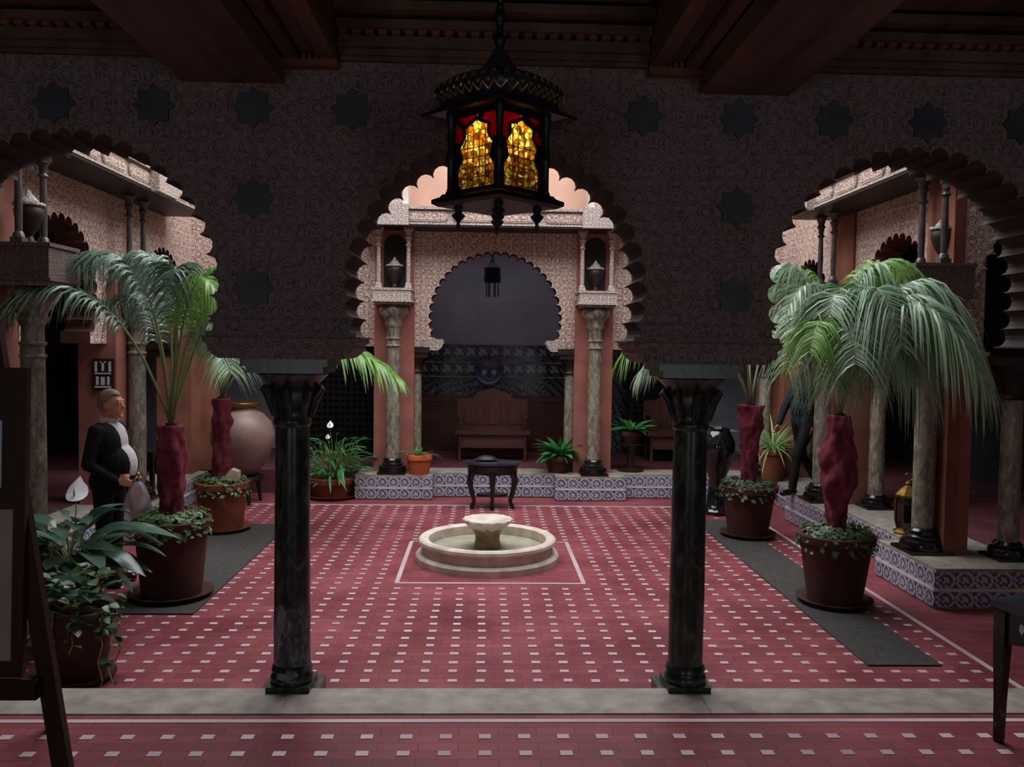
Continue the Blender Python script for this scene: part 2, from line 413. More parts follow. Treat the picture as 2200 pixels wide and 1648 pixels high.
# --- plinths with blue and white tiles
mt = MB(); mt.box(-.0735, .0735, -.012, .006, -.064, .064); t_ = mt.build('tile', 'azulejo'); tile_me = t_.data; bpy.data.objects.remove(t_)
mt = MB(); mt.box(-.0735, .0735, -.012, .006, -.064, .064); t_ = mt.build('tile', 'azulejodark'); tile_dk = t_.data; bpy.data.objects.remove(t_)
def tile_run(parent, p0, p1, out, dark=None):
    """two rows of tiles and the white band between, along the face p0 -> p1 whose outward normal is out"""
    p0, p1 = Vector(p0), Vector(p1); d = p1 - p0; L = d.length; n = max(1, round(L / .152)); rz = math.atan2(out[1], out[0]) + PI / 2
    for k in range(n):
        c = p0 + d * ((k + .5) / n)
        for zz in (.082, .241):
            me = tile_dk if (dark and dark(k, n)) else tile_me
            inst('tile', me, parent, (c.x, c.y, zz), (0, 0, rz), (L / n / .152, 1 + rnd.uniform(-.12, .12), 1))
    m = MB(); e = d.normalized(); o2 = Vector((out[0], out[1]))
    a, b = p0, p1 + o2 * .013
    T = Matrix.Translation((p0.x, p0.y, 0)) @ Matrix.Rotation(rz, 4, 'Z')
    s = -1 if (Matrix.Rotation(-rz, 2) @ e).x < 0 else 1
    x0, x1 = sorted((0, s * L)); m.box(x0, x1, -.016, .01, .148, .174, T)
    m.build('white_band', 'whiteframe', parent)
def plinth(name, label, poly, faces, dark=None):
    m = MB(); n = len(poly)
    m.prism(poly, -.02, .305, lambda u, t, z: (u, z, t))
    o = struct(m.build(name, 'kerb'), label)
    k = MB(); c = MB(); c.prism(poly, .305, .333, lambda u, t, z: (u, z, t)); c.build('coping', 'kerb', o)
    for a, b, out in faces: tile_run(o, a, b, out, dark)
    return o
plinth('trim_2', 'blue and white tiled plinth under the far arcade', [(-1.7, 12.3), (-1.7, 11.56), (-.66, 11.56), (-.66, 11.8), (1.0, 11.8), (1.0, 11.56), (1.96, 11.56), (1.96, 11.8), (3.98, 11.8), (3.98, 12.3)],
       [((-1.7, 11.56), (-.66, 11.56), (0, -1)), ((-.66, 11.8), (1.0, 11.8), (0, -1)), ((1.0, 11.56), (1.96, 11.56), (0, -1)), ((1.96, 11.8), (3.8, 11.8), (0, -1))])
plinth('trim_3', 'blue and white tiled plinth with jutting blocks along the right arcade',
       [(6.8, 6.8), (6.8, 11.8), (3.95, 11.8), (3.95, 10.4), (3.75, 10.4), (3.75, 9.2), (3.98, 9.2), (3.98, 7.85), (3.7, 7.85), (3.7, 6.8)],
       [((3.7, 6.8), (3.7, 7.85), (-1, 0)), ((3.98, 7.85), (3.98, 9.2), (-1, 0)), ((3.75, 9.2), (3.75, 10.4), (-1, 0)), ((3.95, 10.4), (3.95, 11.8), (-1, 0)),
        ((3.7, 6.8), (5.6, 6.8), (0, -1)), ((3.75, 9.2), (3.98, 9.2), (0, -1))], dark=lambda k, n: False)
plinth('trim_4', 'tiled plinth along the left arcade behind the palms',
       [(-6.6, 11.8), (-6.6, 6.55), (-3.5, 6.55), (-3.5, 7.5), (-3.72, 7.5), (-3.72, 9.0), (-3.5, 9.0), (-3.5, 10.1), (-3.72, 10.1), (-3.72, 11.8)],
       [((-3.5, 6.55), (-3.5, 7.5), (1, 0)), ((-3.72, 7.5), (-3.72, 9.0), (1, 0)), ((-3.5, 9.0), (-3.5, 10.1), (1, 0)), ((-3.72, 10.1), (-3.72, 11.8), (1, 0)), ((-3.72, 9.0), (-3.5, 9.0), (0, -1)), ((-4.6, 6.55), (-3.5, 6.55), (0, -1))])

slab('floor', 'shade-toned red tile floor of the right gallery', 'shadefloor', 4.62, 6.8, 7.35, 11.9, .30, .336)
slab('floor', 'shade-toned red tile floor of the left gallery', 'shadefloor', -6.6, -4.35, 6.9, 11.8, .30, .336)
# --- arcade walls
def arcade(name, label, fn, u0, u1, arches, zb, ztop, th, mats, n_l, bul=.85, drop0=None, drop1=None):
    poly = []; side = []
    def put(p, s): poly.append(p); side.append(s)
    if drop0 is not None: put((u0, drop0[1]), 0); put((drop0[0], drop0[1]), 0); put((drop0[0], zb), 0)
    else: put((u0, zb), 0)
    for (cx, cz, r, n, beta) in sorted(arches):
        pts = lobed(cx, cz, r, n, math.radians(beta), 6, bul)
        put((pts[0][0], zb), 1)
        for p in pts: put(p, 1)
        put((pts[-1][0], zb), 0)
    if drop1 is not None: put((drop1[0], zb), 0); put((drop1[0], drop1[1]), 0); put((u1, drop1[1]), 0)
    else: put((u1, zb), 0)
    put((u1, ztop), 0); put((u0, ztop), 0)
    m = MB(); m.prism(poly, 0, th, fn, side)
    return struct(m.build(name, mats), label)
NC = (-2.01, .06, 2.13)
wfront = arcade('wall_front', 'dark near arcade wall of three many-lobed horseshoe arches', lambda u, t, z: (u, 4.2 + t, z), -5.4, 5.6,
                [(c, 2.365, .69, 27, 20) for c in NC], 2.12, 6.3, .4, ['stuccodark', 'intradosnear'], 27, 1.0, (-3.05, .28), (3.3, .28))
prof = [(-.37, 2.12), (.37, 2.12), (.37, 2.10), (.345, 2.085), (.345, 2.06), (.31, 2.03), (.29, 2.02), (-.29, 2.02), (-.31, 2.03), (-.345, 2.06), (-.345, 2.085), (-.37, 2.10)]
for cx in (-.975, 1.095):
    m = MB(); m.prism([(cx + u, z) for u, z in prof], -.03, .43, lambda u, t, z: (u, 4.2 + t, z)); m.build('impost', 'stuccodark', wfront)
    m = MB(); m.box(cx - .36, cx + .36, 4.185, 4.2, 2.125, 2.15); m.box(cx - .34, cx + .34, 4.185, 4.2, 2.19, 2.205); m.build('moulding', 'stuccodark', wfront)
# eight-pointed star plaques and strapwork in low relief on the near wall
def star_poly(cx, cz, r1, r2, n=8):
    return [(cx + (r1 if k % 2 == 0 else r2) * math.cos(PI * k / n + PI / 2), cz + (r1 if k % 2 == 0 else r2) * math.sin(PI * k / n + PI / 2)) for k in range(2 * n)]
def clear(x, z, rr=.13):
    return z - rr > 2.22 and all(math.hypot(x - c, z - 2.365) > .74 + rr for c in NC)
for i in range(-9, 10):
    for j in range(4):
        x = .06 + .4675 * (i + .5); z = 3.215 - .43 * j + (.0 if i % 2 else 0.0)
        if abs(x) > 3.6 or not clear(x, z, .09): continue
        m = MB(); m.prism(star_poly(x, z, .10, .075), -.012, .002, lambda u, t, z: (u, 4.2 + t, z)); m.build('star_plaque', 'starplaque', wfront)
        m = MB()
        for r_ in (.135,):
            o_ = star_poly(x, z, r_ + .008, r_ * .78 + .008); i_ = star_poly(x, z, r_, r_ * .78)
            for k in range(16):
                q = [o_[k], o_[(k + 1) % 16], i_[(k + 1) % 16], i_[k]]
                m.prism(q, -.006, .001, lambda u, t, z: (u, 4.2 + t, z))
        m.build('star_band', 'stuccodark', wfront)

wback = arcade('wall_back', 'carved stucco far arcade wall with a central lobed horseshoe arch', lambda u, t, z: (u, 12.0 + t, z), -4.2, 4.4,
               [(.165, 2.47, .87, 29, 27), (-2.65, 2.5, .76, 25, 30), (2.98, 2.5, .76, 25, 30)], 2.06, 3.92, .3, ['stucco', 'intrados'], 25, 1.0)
def pil(parent, mat, *b): m = MB(); m.box(*b); return m.build('pilaster', mat, parent)
for x0, x1 in ((-1.50, -.95), (1.27, 1.80)):
    pil(wback, 'plaster_pink', x0, x1, 11.93, 12.28, .33, 2.74)
    m = MB(); m.box(x0 + .02, x1 - .02, 11.96, 12.02, 2.74, 3.69); m.build('panel', 'plaster_pink', wback)
    xm = (x0 + x1) / 2
    # flat round-headed panel, dark in place of the niche's recess, behind the colonnettes
    pl = [(xm - .15, 2.86), (xm + .15, 2.86), (xm + .15, 3.45)] + [(xm + .15 * math.cos(a), 3.45 + .15 * math.sin(a)) for a in [PI * k / 8 for k in range(1, 8)]] + [(xm - .15, 3.45)]
    m = MB(); m.prism(pl, -.055, -.03, lambda u, t, z: (u, 12.0 + t, z)); m.build('niche', 'dark_int', wback)
for x0, x1 in ((-4.2, -3.62), (3.95, 4.4)): pil(wback, 'plaster_orange', x0, x1, 11.9, 12.28, .33, 2.3)
for c, r_, s in ((.165, .87, 1), (-2.65, .76, 1), (2.98, .76, 1)):
    for sg in (-1, 1):
        e = c + sg * (r_ * math.cos(math.radians(28)) - .0)
        m = MB(); pr = [(e - sg * .04, 2.17), (e - sg * .055, 2.12), (e - sg * .02, 2.05), (e + sg * .02, 2.015), (e + sg * .22, 2.015), (e + sg * .22, 2.17)]
        m.prism(pr, -.03, .33, lambda u, t, z: (u, 12.0 + t, z)); m.build('corbel', 'stuccolight', wback)
wright = arcade('wall_right', 'carved stucco right arcade wall with lobed arches', lambda u, t, z: (4.2 + t, u, z), 7.615, 12.0,
                [(8.72, 2.55, .68, 21, 33), (11.05, 2.6, .6, 19, 30)], 2.06, 3.9, .3, ['stucco', 'intrados'], 21, 1.0)
pil(wright, 'plaster_orange', 4.0, 4.1, 7.25, 7.7, .33, 3.66); pil(wright, 'plaster_pink', 4.1, 4.24, 7.3, 7.6, .33, 2.06)
pil(wright, 'plaster_orange', 4.12, 4.5, 9.65, 10.15, .33, 2.75)
pil(wright, 'plaster_orange', 4.12, 4.5, 11.65, 11.9, .33, 2.4)
m = MB(); m.box(4.17, 4.21, 9.66, 10.2, 2.75, 3.66); m.build('panel', 'plaster_orange', wright)
wleft = arcade('wall_left', 'carved stucco left arcade wall with lobed arches', lambda u, t, z: (-4.0 - t, u, z), 6.9, 12.0,
               [(8.35, 2.55, .68, 21, 33), (10.95, 2.6, .6, 19, 30)], 2.06, 3.9, .3, ['stucco', 'intrados'], 21, 1.0)
pil(wleft, 'plaster_pink', -4.1, -3.85, 6.9, 7.3, .33, 3.66)
pil(wleft, 'plaster_pink', -4.3, -3.9, 9.3, 9.85, .33, 2.75)
pil(wleft, 'plaster_orange', -4.3, -3.85, 11.5, 11.9, .33, 2.4)
wr2 = arcade('wall_right', 'carved wall with deep lobed arch facing the camera at the right edge', lambda u, t, z: (u, 7.265 + t, z), 4.1, 6.8,
             [(5.05, 2.5, .80, 23, 30)], 2.06, 3.9, .35, ['stucco', 'intrados'], 21, 1.0)
wl2 = arcade('wall_left', 'carved wall facing the camera at the left edge', lambda u, t, z: (u, 6.92 + t, z), -6.6, -4.1,
             [(-4.98, 2.5, .74, 23, 30)], 2.06, 3.9, .35, ['stucco', 'intrados'], 21, 1.0)
for par, x in ((wr2, 6.05), (wl2, -6.2)): pil(par, 'plaster_pink', x, x + .5, 7.0, 7.4, .33, 2.06)

# upper storey
up = slab('wall_back', 'peach plaster upper wall above the far entablature', 'wall_peach', -4.4, 4.6, 12.42, 12.6, 3.9, 6.3)
for x0, x1, e0, e1 in ((-1.45, -1.13, -1.13, -1.05), (1.52, 1.86, 1.44, 1.52)):
    m = MB(); m.box(x0, x1, 12.0, 12.42, 3.9, 5.4); m.build('carved_pier', 'stuccolight', up)
    m = MB(); m.box(e0, e1, 11.97, 12.42, 3.9, 5.4); m.build('lit_pier_edge', 'cream', up)  # cream strip paints the lit side of the pier
slab('wall_left', 'plaster upper wall above the left arcade', 'plaster_pink', -4.5, -4.3, 6.9, 12.4, 3.9, 6.3)
slab('wall_right', 'plaster upper wall above the right arcade', 'plaster_pink', 4.5, 4.7, 7.3, 12.4, 3.9, 6.3)

# gallery roofs and outer walls
slab('ceiling', 'dark ceiling over the far gallery', 'dark_int', -6.6, 6.8, 12.25, 14.7, 3.82, 3.92)
slab('ceiling', 'dark ceiling over the left gallery', 'dark_int', -6.7, -4.25, 6.95, 12.3, 3.8, 3.9)
slab('ceiling', 'dark ceiling over the right gallery', 'dark_int', 4.45, 6.9, 7.35, 12.3, 3.8, 3.9)
wint = slab('wall_back', 'dark inner wall of the far gallery above a tiled dado', 'innerwall', -6.6, 6.8, 14.5, 14.65, .1, 3.95)
slab('wall_left', 'dark outer wall of the left gallery', 'dark_int', -6.75, -6.6, 4.2, 14.6, -.1, 6.3)
slab('wall_right', 'dark outer wall of the right gallery', 'dark_int', 6.8, 6.95, 4.2, 14.6, -.1, 6.3)
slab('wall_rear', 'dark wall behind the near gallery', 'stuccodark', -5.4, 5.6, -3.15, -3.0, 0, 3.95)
for i, wx in enumerate((-2.2, 2.4)):  # frames made up for the two rear fill lights
    m = MB(); m.box(wx - .72, wx + .72, -3.0, -2.96, .98, 1.05); m.box(wx - .72, wx + .72, -3.0, -2.96, 2.75, 2.82); m.box(wx - .72, wx - .65, -3.0, -2.96, 1.05, 2.75); m.box(wx + .65, wx + .72, -3.0, -2.96, 1.05, 2.75)
    o = struct(m.build('added_window_%d' % (i + 1), 'darkwood'), 'added frame around a fill light behind the near gallery')
    m = MB(); m.box(wx - .65, wx + .65, -2.995, -2.985, 1.05, 2.75); m.build('pane', 'paper', o)
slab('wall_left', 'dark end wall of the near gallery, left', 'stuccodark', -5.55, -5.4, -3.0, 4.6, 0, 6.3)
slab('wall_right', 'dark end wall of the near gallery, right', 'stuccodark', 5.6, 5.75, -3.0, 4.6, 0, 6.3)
m = MB(); m.box(-1.4, 1.8, 13.17, 13.24, 3.78, 3.83); m.box(-1.4, 1.8, 13.76, 13.83, 3.78, 3.83); m.box(-1.4, -1.33, 13.24, 13.76, 3.78, 3.83); m.box(1.73, 1.8, 13.24, 13.76, 3.78, 3.83); o = struct(m.build('added_window_3', 'darkwood'), 'added frame around the fill light over the far gallery')  # opening made up to hold the far gallery fill light
m = MB(); m.box(-1.33, 1.73, 13.24, 13.76, 3.80, 3.81); m.build('pane', 'paper', o)
slab('ceiling', 'added ceiling slab that darkens the bay beside the near right end', 'dark_int', 4.55, 6.9, 4.62, 7.27, 3.8, 3.9)  # slabs added to keep sky light off the side bays
slab('ceiling', 'added ceiling slab that darkens the bay beside the near left end', 'dark_int', -6.7, -4.45, 4.62, 6.92, 3.8, 3.9)
# dado of patterned tiles on the inner wall
m = MB(); m.box(-3, 3.4, 14.47, 14.5, .33, 2.1); m.build('dado_panel', 'dado', wint)
mt = MB(); mt.box(-.09, .09, -.015, .01, -.07, .07); t_ = mt.build('tile', 'azulejodark'); tile_dd = t_.data; bpy.data.objects.remove(t_)
for k in range(15):
    for z in (1.98, 1.70): inst('tile', tile_dd, wint, (-1.2 + .2 * k, 14.455, z))
m = MB(); m.box(-1.4, 1.85, 14.44, 14.5, 1.79, 1.82); m.box(-1.4, 1.85, 14.44, 14.5, 1.55, 1.575); m.build('dado_band', 'worn', wint)
m = MB(); m.box(-1.2, 1.7, 14.35, 14.5, .33, 1.15); m.box(-1.2, 1.7, 14.33, 14.5, 1.15, 1.25); m.build('wood_panelling', 'redwood', wint)

# --- near gallery ceiling with beams along its depth and coffers between
ceil = slab('ceiling', 'dark painted timber ceiling of the near gallery with beams', 'darkwood', -5.4, 5.6, -3.1, 4.22, 3.7, 3.95)
def beam(x0, x1, z0, mat='beamwood'):
    m = MB(); m.box(x0, x1, -3.0, 4.2, z0, 3.7)
    for q in (x0, x1): m.box(q - .02, q + .02, -3.0, 4.19, z0 + .10, z0 + .14)
    return m.build('beam', mat, ceil)
for x0, x1, z in ((-1.44, -.965, 3.33), (1.03, 1.47, 3.33), (-3.6, -3.1, 3.33), (3.3, 3.8, 3.33)): beam(x0, x1, z)
for x0, x1 in ((-.965, -.70), (.775, 1.03)):
    m = MB(); w = (x1 - x0) / 3
    for k in range(3): m.box(x0 + w * k + .006, x0 + w * (k + 1) - .006, -3.0, 4.2, 3.43 + (.03 if k == 1 else 0), 3.7)
    m.build('boarded_beam', 'beamwood', ceil)
    m = MB()
    for k in range(9): m.box(x0 + (x1 - x0) * (k + .2) / 9, x0 + (x1 - x0) * (k + .8) / 9, 4.14, 4.2, 3.43, 3.52)
    m.box(x0, x1, 4.13, 4.2, 3.40, 3.43); m.build('bracket_frieze', 'plaster_orange', ceil)
# cornices along the wall in each bay
for x0, x1 in ((-.70, .775), (-3.1, -1.44), (1.47, 3.3)):
    m = MB()
    for k, (d, z0, z1) in enumerate(((.05, 3.46, 3.49), (.08, 3.49, 3.54), (.03, 3.44, 3.46), (.13, 3.56, 3.60), (.2, 3.62, 3.66))): m.box(x0, x1, 4.2 - d, 4.2, z0, z1)
    m.build('cornice', 'beamwood', ceil)
    m = MB(); n = int((x1 - x0) / .06)
    for k in range(n): m.box(x0 + (x1 - x0) * (k + .2) / n, x0 + (x1 - x0) * (k + .8) / n, 4.09, 4.2, 3.54, 3.56)
    m.build('dentils', 'plaster_orange', ceil)
    n = 9
    for k in range(n):
        y1 = 4.0 - .42 * k
        m = MB(); m.box(x0 + .02, x1 - .02, y1 - .37, y1, 3.675, 3.70); m.build('plank', 'beamwood', ceil)

# --- entablatures
def entab(name, label, fn, u0, u1, blocks, step=None):
    m = MB()
    def bx(a, b, t0, t1, z0, z1): m.prism([(a, z0), (b, z0), (b, z1), (a, z1)], t0, t1, fn)
    bx(u0, u1, -.5, .0, 3.70, 3.88); bx(u0 - .03, u1 + .03, -.54, .0, 3.68, 3.705); bx(u0 - .03, u1 + .03, -.55, .02, 3.88, 3.915)
    o = struct(m.build(name, 'stuccolight'), label)
    c = MB(); c.prism([(u0 - .02, 3.655), (u1 + .02, 3.655), (u1 + .02, 3.682), (u0 - .02, 3.682)], -.53, -.02, fn); c.build('soffit_shade', 'darkwood', o)  # dark underside panel added to deepen the shade below the entablature
    n = max(2, round((u1 - u0) / .6)); w = (u1 - u0) / n
    for k in range(n):
        a, b = u0 + w * k + .03, u0 + w * (k + 1) - .03; rr = .065
        pts = [(b - rr + rr * math.cos(t), 3.79 + rr * math.sin(t)) for t in [-PI / 2 + PI * i / 6 for i in range(7)]] + [(a + rr - rr * math.cos(t), 3.79 + rr * math.sin(t)) for t in [PI / 2 - PI * i / 6 for i in range(7)]]
        c = MB(); c.prism(pts, -.518, -.49, fn); o1 = c.build('cartouche', 'stuccolight', o)
        c = MB(); inn = [(u0 + w * (k + .5) + (u - (u0 + w * (k + .5))) * .93, 3.79 + (z - 3.79) * .74) for u, z in pts]; c.prism(inn, -.522, -.517, fn); c.build('cartouche_field', 'stucco', o1)
    for a, b, d in blocks:
        c = MB(); c.prism([(a, 3.66), (b, 3.66), (b, 3.93), (a, 3.93)], -.62, -.4, fn); c.build('end_block', 'stuccolight', o)
    return o
entab('trim_5', 'carved pale entablature with cartouches above the far arch', lambda u, t, z: (u, 12.02 + t, z), -1.68, 2.0, [(-1.7, -1.0, 0), (1.3, 2.02, 0)])
entab('trim_6', 'carved pale entablature running above the right arcade', lambda u, t, z: (4.22 + t, u, z), 7.35, 10.3, [(9.6, 10.1, 0)])
entab('trim_7', 'carved pale entablature running above the left arcade', lambda u, t, z: (-4.02 - t, u, z), 6.9, 11.0, [(9.2, 9.75, 0)])
m = MB(); m.box(4.2, 4.42, 8.95, 9.25, 3.92, 4.25); m.build('pier_stub', 'cream', bpy.data.objects['trim_6'])
m = MB(); m.box(-4.05, -3.8, 8.3, 8.75, 3.92, 4.2); m.build('pier_stub', 'cream', bpy.data.objects['trim_7'])

# ================================================================== columns
def cap_prof(r, h, w):
    return [(r * .98, 0), (r * 1.12, .02), (r * 1.12, .04), (r * 1.0, .05), (r * 1.08, h * .35), (r * 1.35, h * .55), (r * 1.28, h * .6), (r * 1.5, h * .8), (w * .52, h * .95), (w * .5, h)]
def near_column(x, label):
    t = thing('column', label, 'column', (x, 4.5, .29)); r = .091
    m = MB(); m.box(-.112, .112, -.112, .112, 0, .035)
    m.lathe([(.108, .035), (.112, .05), (.108, .07), (.10, .08), (.098, .09), (.106, .10), (.102, .115), (r + .006, .125), (r + .002, .13)], 28); smooth_angle(m.build('base', 'greenmarble', t))
    m = MB(); m.lathe([(r, .12), (r * 1.015, .5), (r * .99, 1.0), (r * .95, 1.38)], 32); smooth_angle(m.build('shaft', 'greenmarble', t))
    m = MB(); m.lathe([(q, z + 1.37) for q, z in cap_prof(r * .95, .29, .33)], 32, wob=lambda th, z: 1 + (.07 * abs(math.cos(4 * th)) if z > 1.42 else 0)); smooth_angle(m.build('capital', 'greenmarble', t), 60)
    for k in range(8):
        th = PI / 4 * k; m = MB(); d = Vector((math.cos(th), math.sin(th), 0)); s_ = Vector((-d.y, d.x, 0))
        for zz, rr, w in ((1.45, .095, .028), ):
            m.tube([d * .09 + Vector((0, 0, 1.43)), d * .115 + Vector((0, 0, 1.52)), d * .155 + Vector((0, 0, 1.58)), d * .165 + Vector((0, 0, 1.56))], [.02, .028, .02, .008], 6)
        smooth_angle(m.build('acanthus_leaf', 'greenmarble', t), 80)
    m = MB(); m.box(-.19, .19, -.19, .19, 1.655, 1.69); m.box(-.215, .215, -.205, .205, 1.69, 1.735); m.build('abacus', 'greenmarble', t)
    return t
cl = near_column(-.985, 'dark marble column with a whitish worn patch near its foot')
near_column(1.10, 'dark marble column with a clean shaft, standing to the right of the fountain')
m = MB(); m.lathe([(.0925, .128), (.0935, .16), (.0935, .40), (.0925, .44)], 30, wob=lambda th, z: 1 + .012 * noise.noise(Vector((3 * math.cos(th), 3 * math.sin(th), z * 20)))); smooth_angle(m.build('worn_lower_shaft', 'mottled', cl))['label'] = 'mottled worn lower end of the shaft'
# worn plaster patches on the left column
def patch(parent, pts, r, mat):
    m = MB(); b = []
    for th, z in pts: b.append((r * math.sin(th), -r * math.cos(th), z))
    cth = sum(p[0] for p in pts) / len(pts); czz = sum(p[1] for p in pts) / len(pts)
    vs = b + [((r + .003) * math.sin(cth), -(r + .003) * math.cos(cth), czz)] + [(p[0] * .9, p[1] * .9, p[2]) for p in b]
    n = len(b); f = [(i, (i + 1) % n, n) for i in range(n)] + [(i, n + 1 + i, n + 1 + (i + 1) % n, (i + 1) % n) for i in range(n)]
    m.add(vs, f); return smooth_angle(m.build('worn_patch', mat, parent), 60)
patch(cl, [(-.75, .13), (-.55, .20), (-.42, .30), (-.2, .36), (-.12, .42), (-.35, .46), (-.62, .45), (-.85, .36), (-.95, .24)], .0945, 'worn')
patch(cl, [(-.5, .075), (0, .07), (.45, .085), (.5, .10), (.1, .105), (-.45, .108)], .118, 'worn')

def tall_column(loc, label, rz=0, dim=False):
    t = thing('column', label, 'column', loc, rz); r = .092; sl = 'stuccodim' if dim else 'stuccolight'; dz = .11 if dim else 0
    m = MB(); m.box(-.19, .19, -.19, .19, 0, .03); m.lathe([(.185, .03), (.19, .06), (.175, .10), (.14, .115), (.145, .14), (.12, .155), (.125, .19), (.105, .21)], 24); smooth_angle(m.build('base', 'blackgloss', t))
    m = MB(); m.lathe([(r, .2), (r * 1.02, .8), (r * .96, 1.72 - dz)], 24); smooth_angle(m.build('shaft', 'greymarble', t))
    m = MB()
    for z in (1.72 - dz, 1.82 - dz): m.lathe([(r * .95, z), (r * 1.12, z + .012), (r * 1.12, z + .026), (r * .95, z + .038)], 24)
    m.lathe([(r * .93, 1.75 - dz), (r * .93, 1.98 - dz)], 24); smooth_angle(m.build('neck_ring', 'greymarble', t))
    m = MB(); m.lathe([(q, z - dz) for q, z in [(r * .95, 1.98), (r * 1.3, 2.04), (r * 1.15, 2.07), (r * 1.5, 2.13), (r * 2.0, 2.18), (r * 2.05, 2.24), (r * 1.7, 2.29)]], 24, wob=lambda th, z: 1 + .06 * math.cos(8 * th))
    smooth_angle(m.build('capital', 'greymarble', t), 60)
    m = MB(); m.box(-.23, .23, -.21, .21, 2.29 - dz, 2.325 - dz); m.build('abacus', 'greymarble', t)
    # carved bracket slab carrying the colonnettes
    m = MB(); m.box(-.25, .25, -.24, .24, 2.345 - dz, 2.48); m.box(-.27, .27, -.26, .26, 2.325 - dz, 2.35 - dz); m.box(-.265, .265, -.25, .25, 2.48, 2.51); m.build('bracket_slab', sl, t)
    return t
def colonnette(loc, label, group, mt, h=.84):
    t = thing('colonnette', label, 'colonnette', loc, 0, group); r = .03
    m = MB(); m.box(-.045, .045, -.045, .045, 0, .04); m.lathe([(.045, .04), (.04, .07), (r, .085)], 12); smooth_angle(m.build('base', mt, t))
    m = MB(); m.lathe([(r * .9, .08), (r, .3), (r * .85, h - .28)], 12); smooth_angle(m.build('shaft', mt, t))
    m = MB(); m.lathe([(r * .85, h - .28), (r * 1.5, h - .26), (r * .9, h - .235), (r * 1.1, h - .18), (r * 1.7, h - .15), (r * 1.1, h - .13), (r * 1.6, h - .07), (r * 2.3, h - .05), (r * 1.6, h - .035)], 12)
    m.box(-.065, .065, -.06, .06, h - .04, h); smooth_angle(m.build('capital', mt, t))
    return t
def urn(loc, label, mat='darkwood', s=1.0):
    t = thing('urn', label, 'urn', loc)
    m = MB(); m.lathe([(.07, 0), (.075, .02), (.04, .04), (.03, .07), (.045, .10)], 18); smooth_angle(m.build('foot', mat, t))
    m = MB(); m.lathe([(.04, .095), (.075, .15), (.105, .23), (.11, .28), (.09, .31)], 18); smooth_angle(m.build('bowl', mat, t))
    m = MB(); m.lathe([(.105, .305), (.12, .315), (.118, .335), (.09, .34)], 18); m.lathe([(.085, .335), (.05, .38), (.02, .41), (.015, .43), (.0001, .44)], 18); smooth_angle(m.build('lid', 'stuccolight', t))
    t.scale = (s, s, s); return t
zt = .333
TC = [((-1.22, 11.76, zt), 'tall marble column to the left of the far central arch'), ((1.535, 11.76, zt), 'tall marble column to the right of the far central arch'),
      ((3.90, 7.42, zt), 'tall marble column at the near end of the right arcade'), ((3.95, 9.86, zt), 'tall marble column behind the nearer right-hand palm'),
      ((-3.60, 7.02, zt), 'tall marble column at the near end of the left arcade'), ((-3.80, 9.6, zt), 'tall marble column just behind the standing man in black')]
for (loc, lab) in TC:
    side = abs(loc[0]) > 3
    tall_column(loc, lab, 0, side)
    grp = 'colonnette pair above the ' + lab
    for s in (-1, 1):
        p = (loc[0], loc[1] + s * .19, loc[2] + 2.51) if side else (loc[0] + s * .2, loc[1] - .04, loc[2] + 2.51)
        where = ('nearer' if s < 0 else 'farther') if side else ('left' if s < 0 else 'right')
        colonnette(p, where + ' slim colonnette above the ' + lab.replace('tall marble ', '').replace(' to the left of', ' left of').replace(' to the right of', ' right of'), grp, 'darkmarble' if side else 'stuccolight')
urn((-1.22, 11.86, zt + 2.51), 'small dark urn in the niche above the left column of the far arch')
urn((1.535, 11.86, zt + 2.51), 'small dark urn in the niche above the right column of the far arch')
urn((-3.62, 7.02, zt + 2.51), 'dark urn high above the near end of the left arcade')
urn((4.0, 7.42, zt + 2.51), 'dark urn high above the near end of the right arcade')

def short_column(loc, label, h=1.36):
    t = thing('column', label, 'column', loc); r = .085
    m = MB(); m.box(-.16, .16, -.16, .16, 0, .025); m.lathe([(.155, .025), (.16, .06), (.145, .09), (.115, .10), (.12, .125), (.095, .15)], 20); smooth_angle(m.build('base', 'blackgloss', t))
    m = MB(); m.lathe([(r, .145), (r * 1.01, .6), (r * .95, h)], 22); smooth_angle(m.build('shaft', 'greymarble', t))
    m = MB(); m.lathe([(r * .95, h), (r * 1.3, h + .02), (r * 1.0, h + .05), (r * 1.3, h + .14), (r * 1.75, h + .22)], 20, wob=lambda th, z: 1 + .05 * math.cos(8 * th)); smooth_angle(m.build('capital', 'darkwood', t), 60)
    m = MB(); m.box(-.17, .17, -.17, .17, h + .22, 2.04 - loc[2] - .02); m.box(-.2, .2, -.19, .19, 2.04 - loc[2] - .06, 2.058 - loc[2]); m.build('abacus', 'darkwood', t)
    return t
for loc, lab in (((-.94, 12.14, zt), 'short marble column inside the far arch, beside the orange flowerpot'), ((1.24, 12.14, zt), 'short marble column inside the far arch, behind the bright green plant'),
                 ((4.52, 7.18, zt), 'short marble column on the front-facing plinth at the right edge'), ((4.42, 9.45, zt), 'short marble column beside the right-hand red-wrapped palm trunk'),
                 ((4.42, 11.9, zt), 'short marble column behind the walking person'), ((3.95, 11.9, zt), 'short marble column to the left of the spiky potted plant'),
                 ((-4.2, 11.65, zt), 'short marble column in the far end of the left arcade'),
                 ((-4.32, 6.98, zt), 'short marble column on the front-facing plinth at the left edge')):
    short_column(loc, lab)

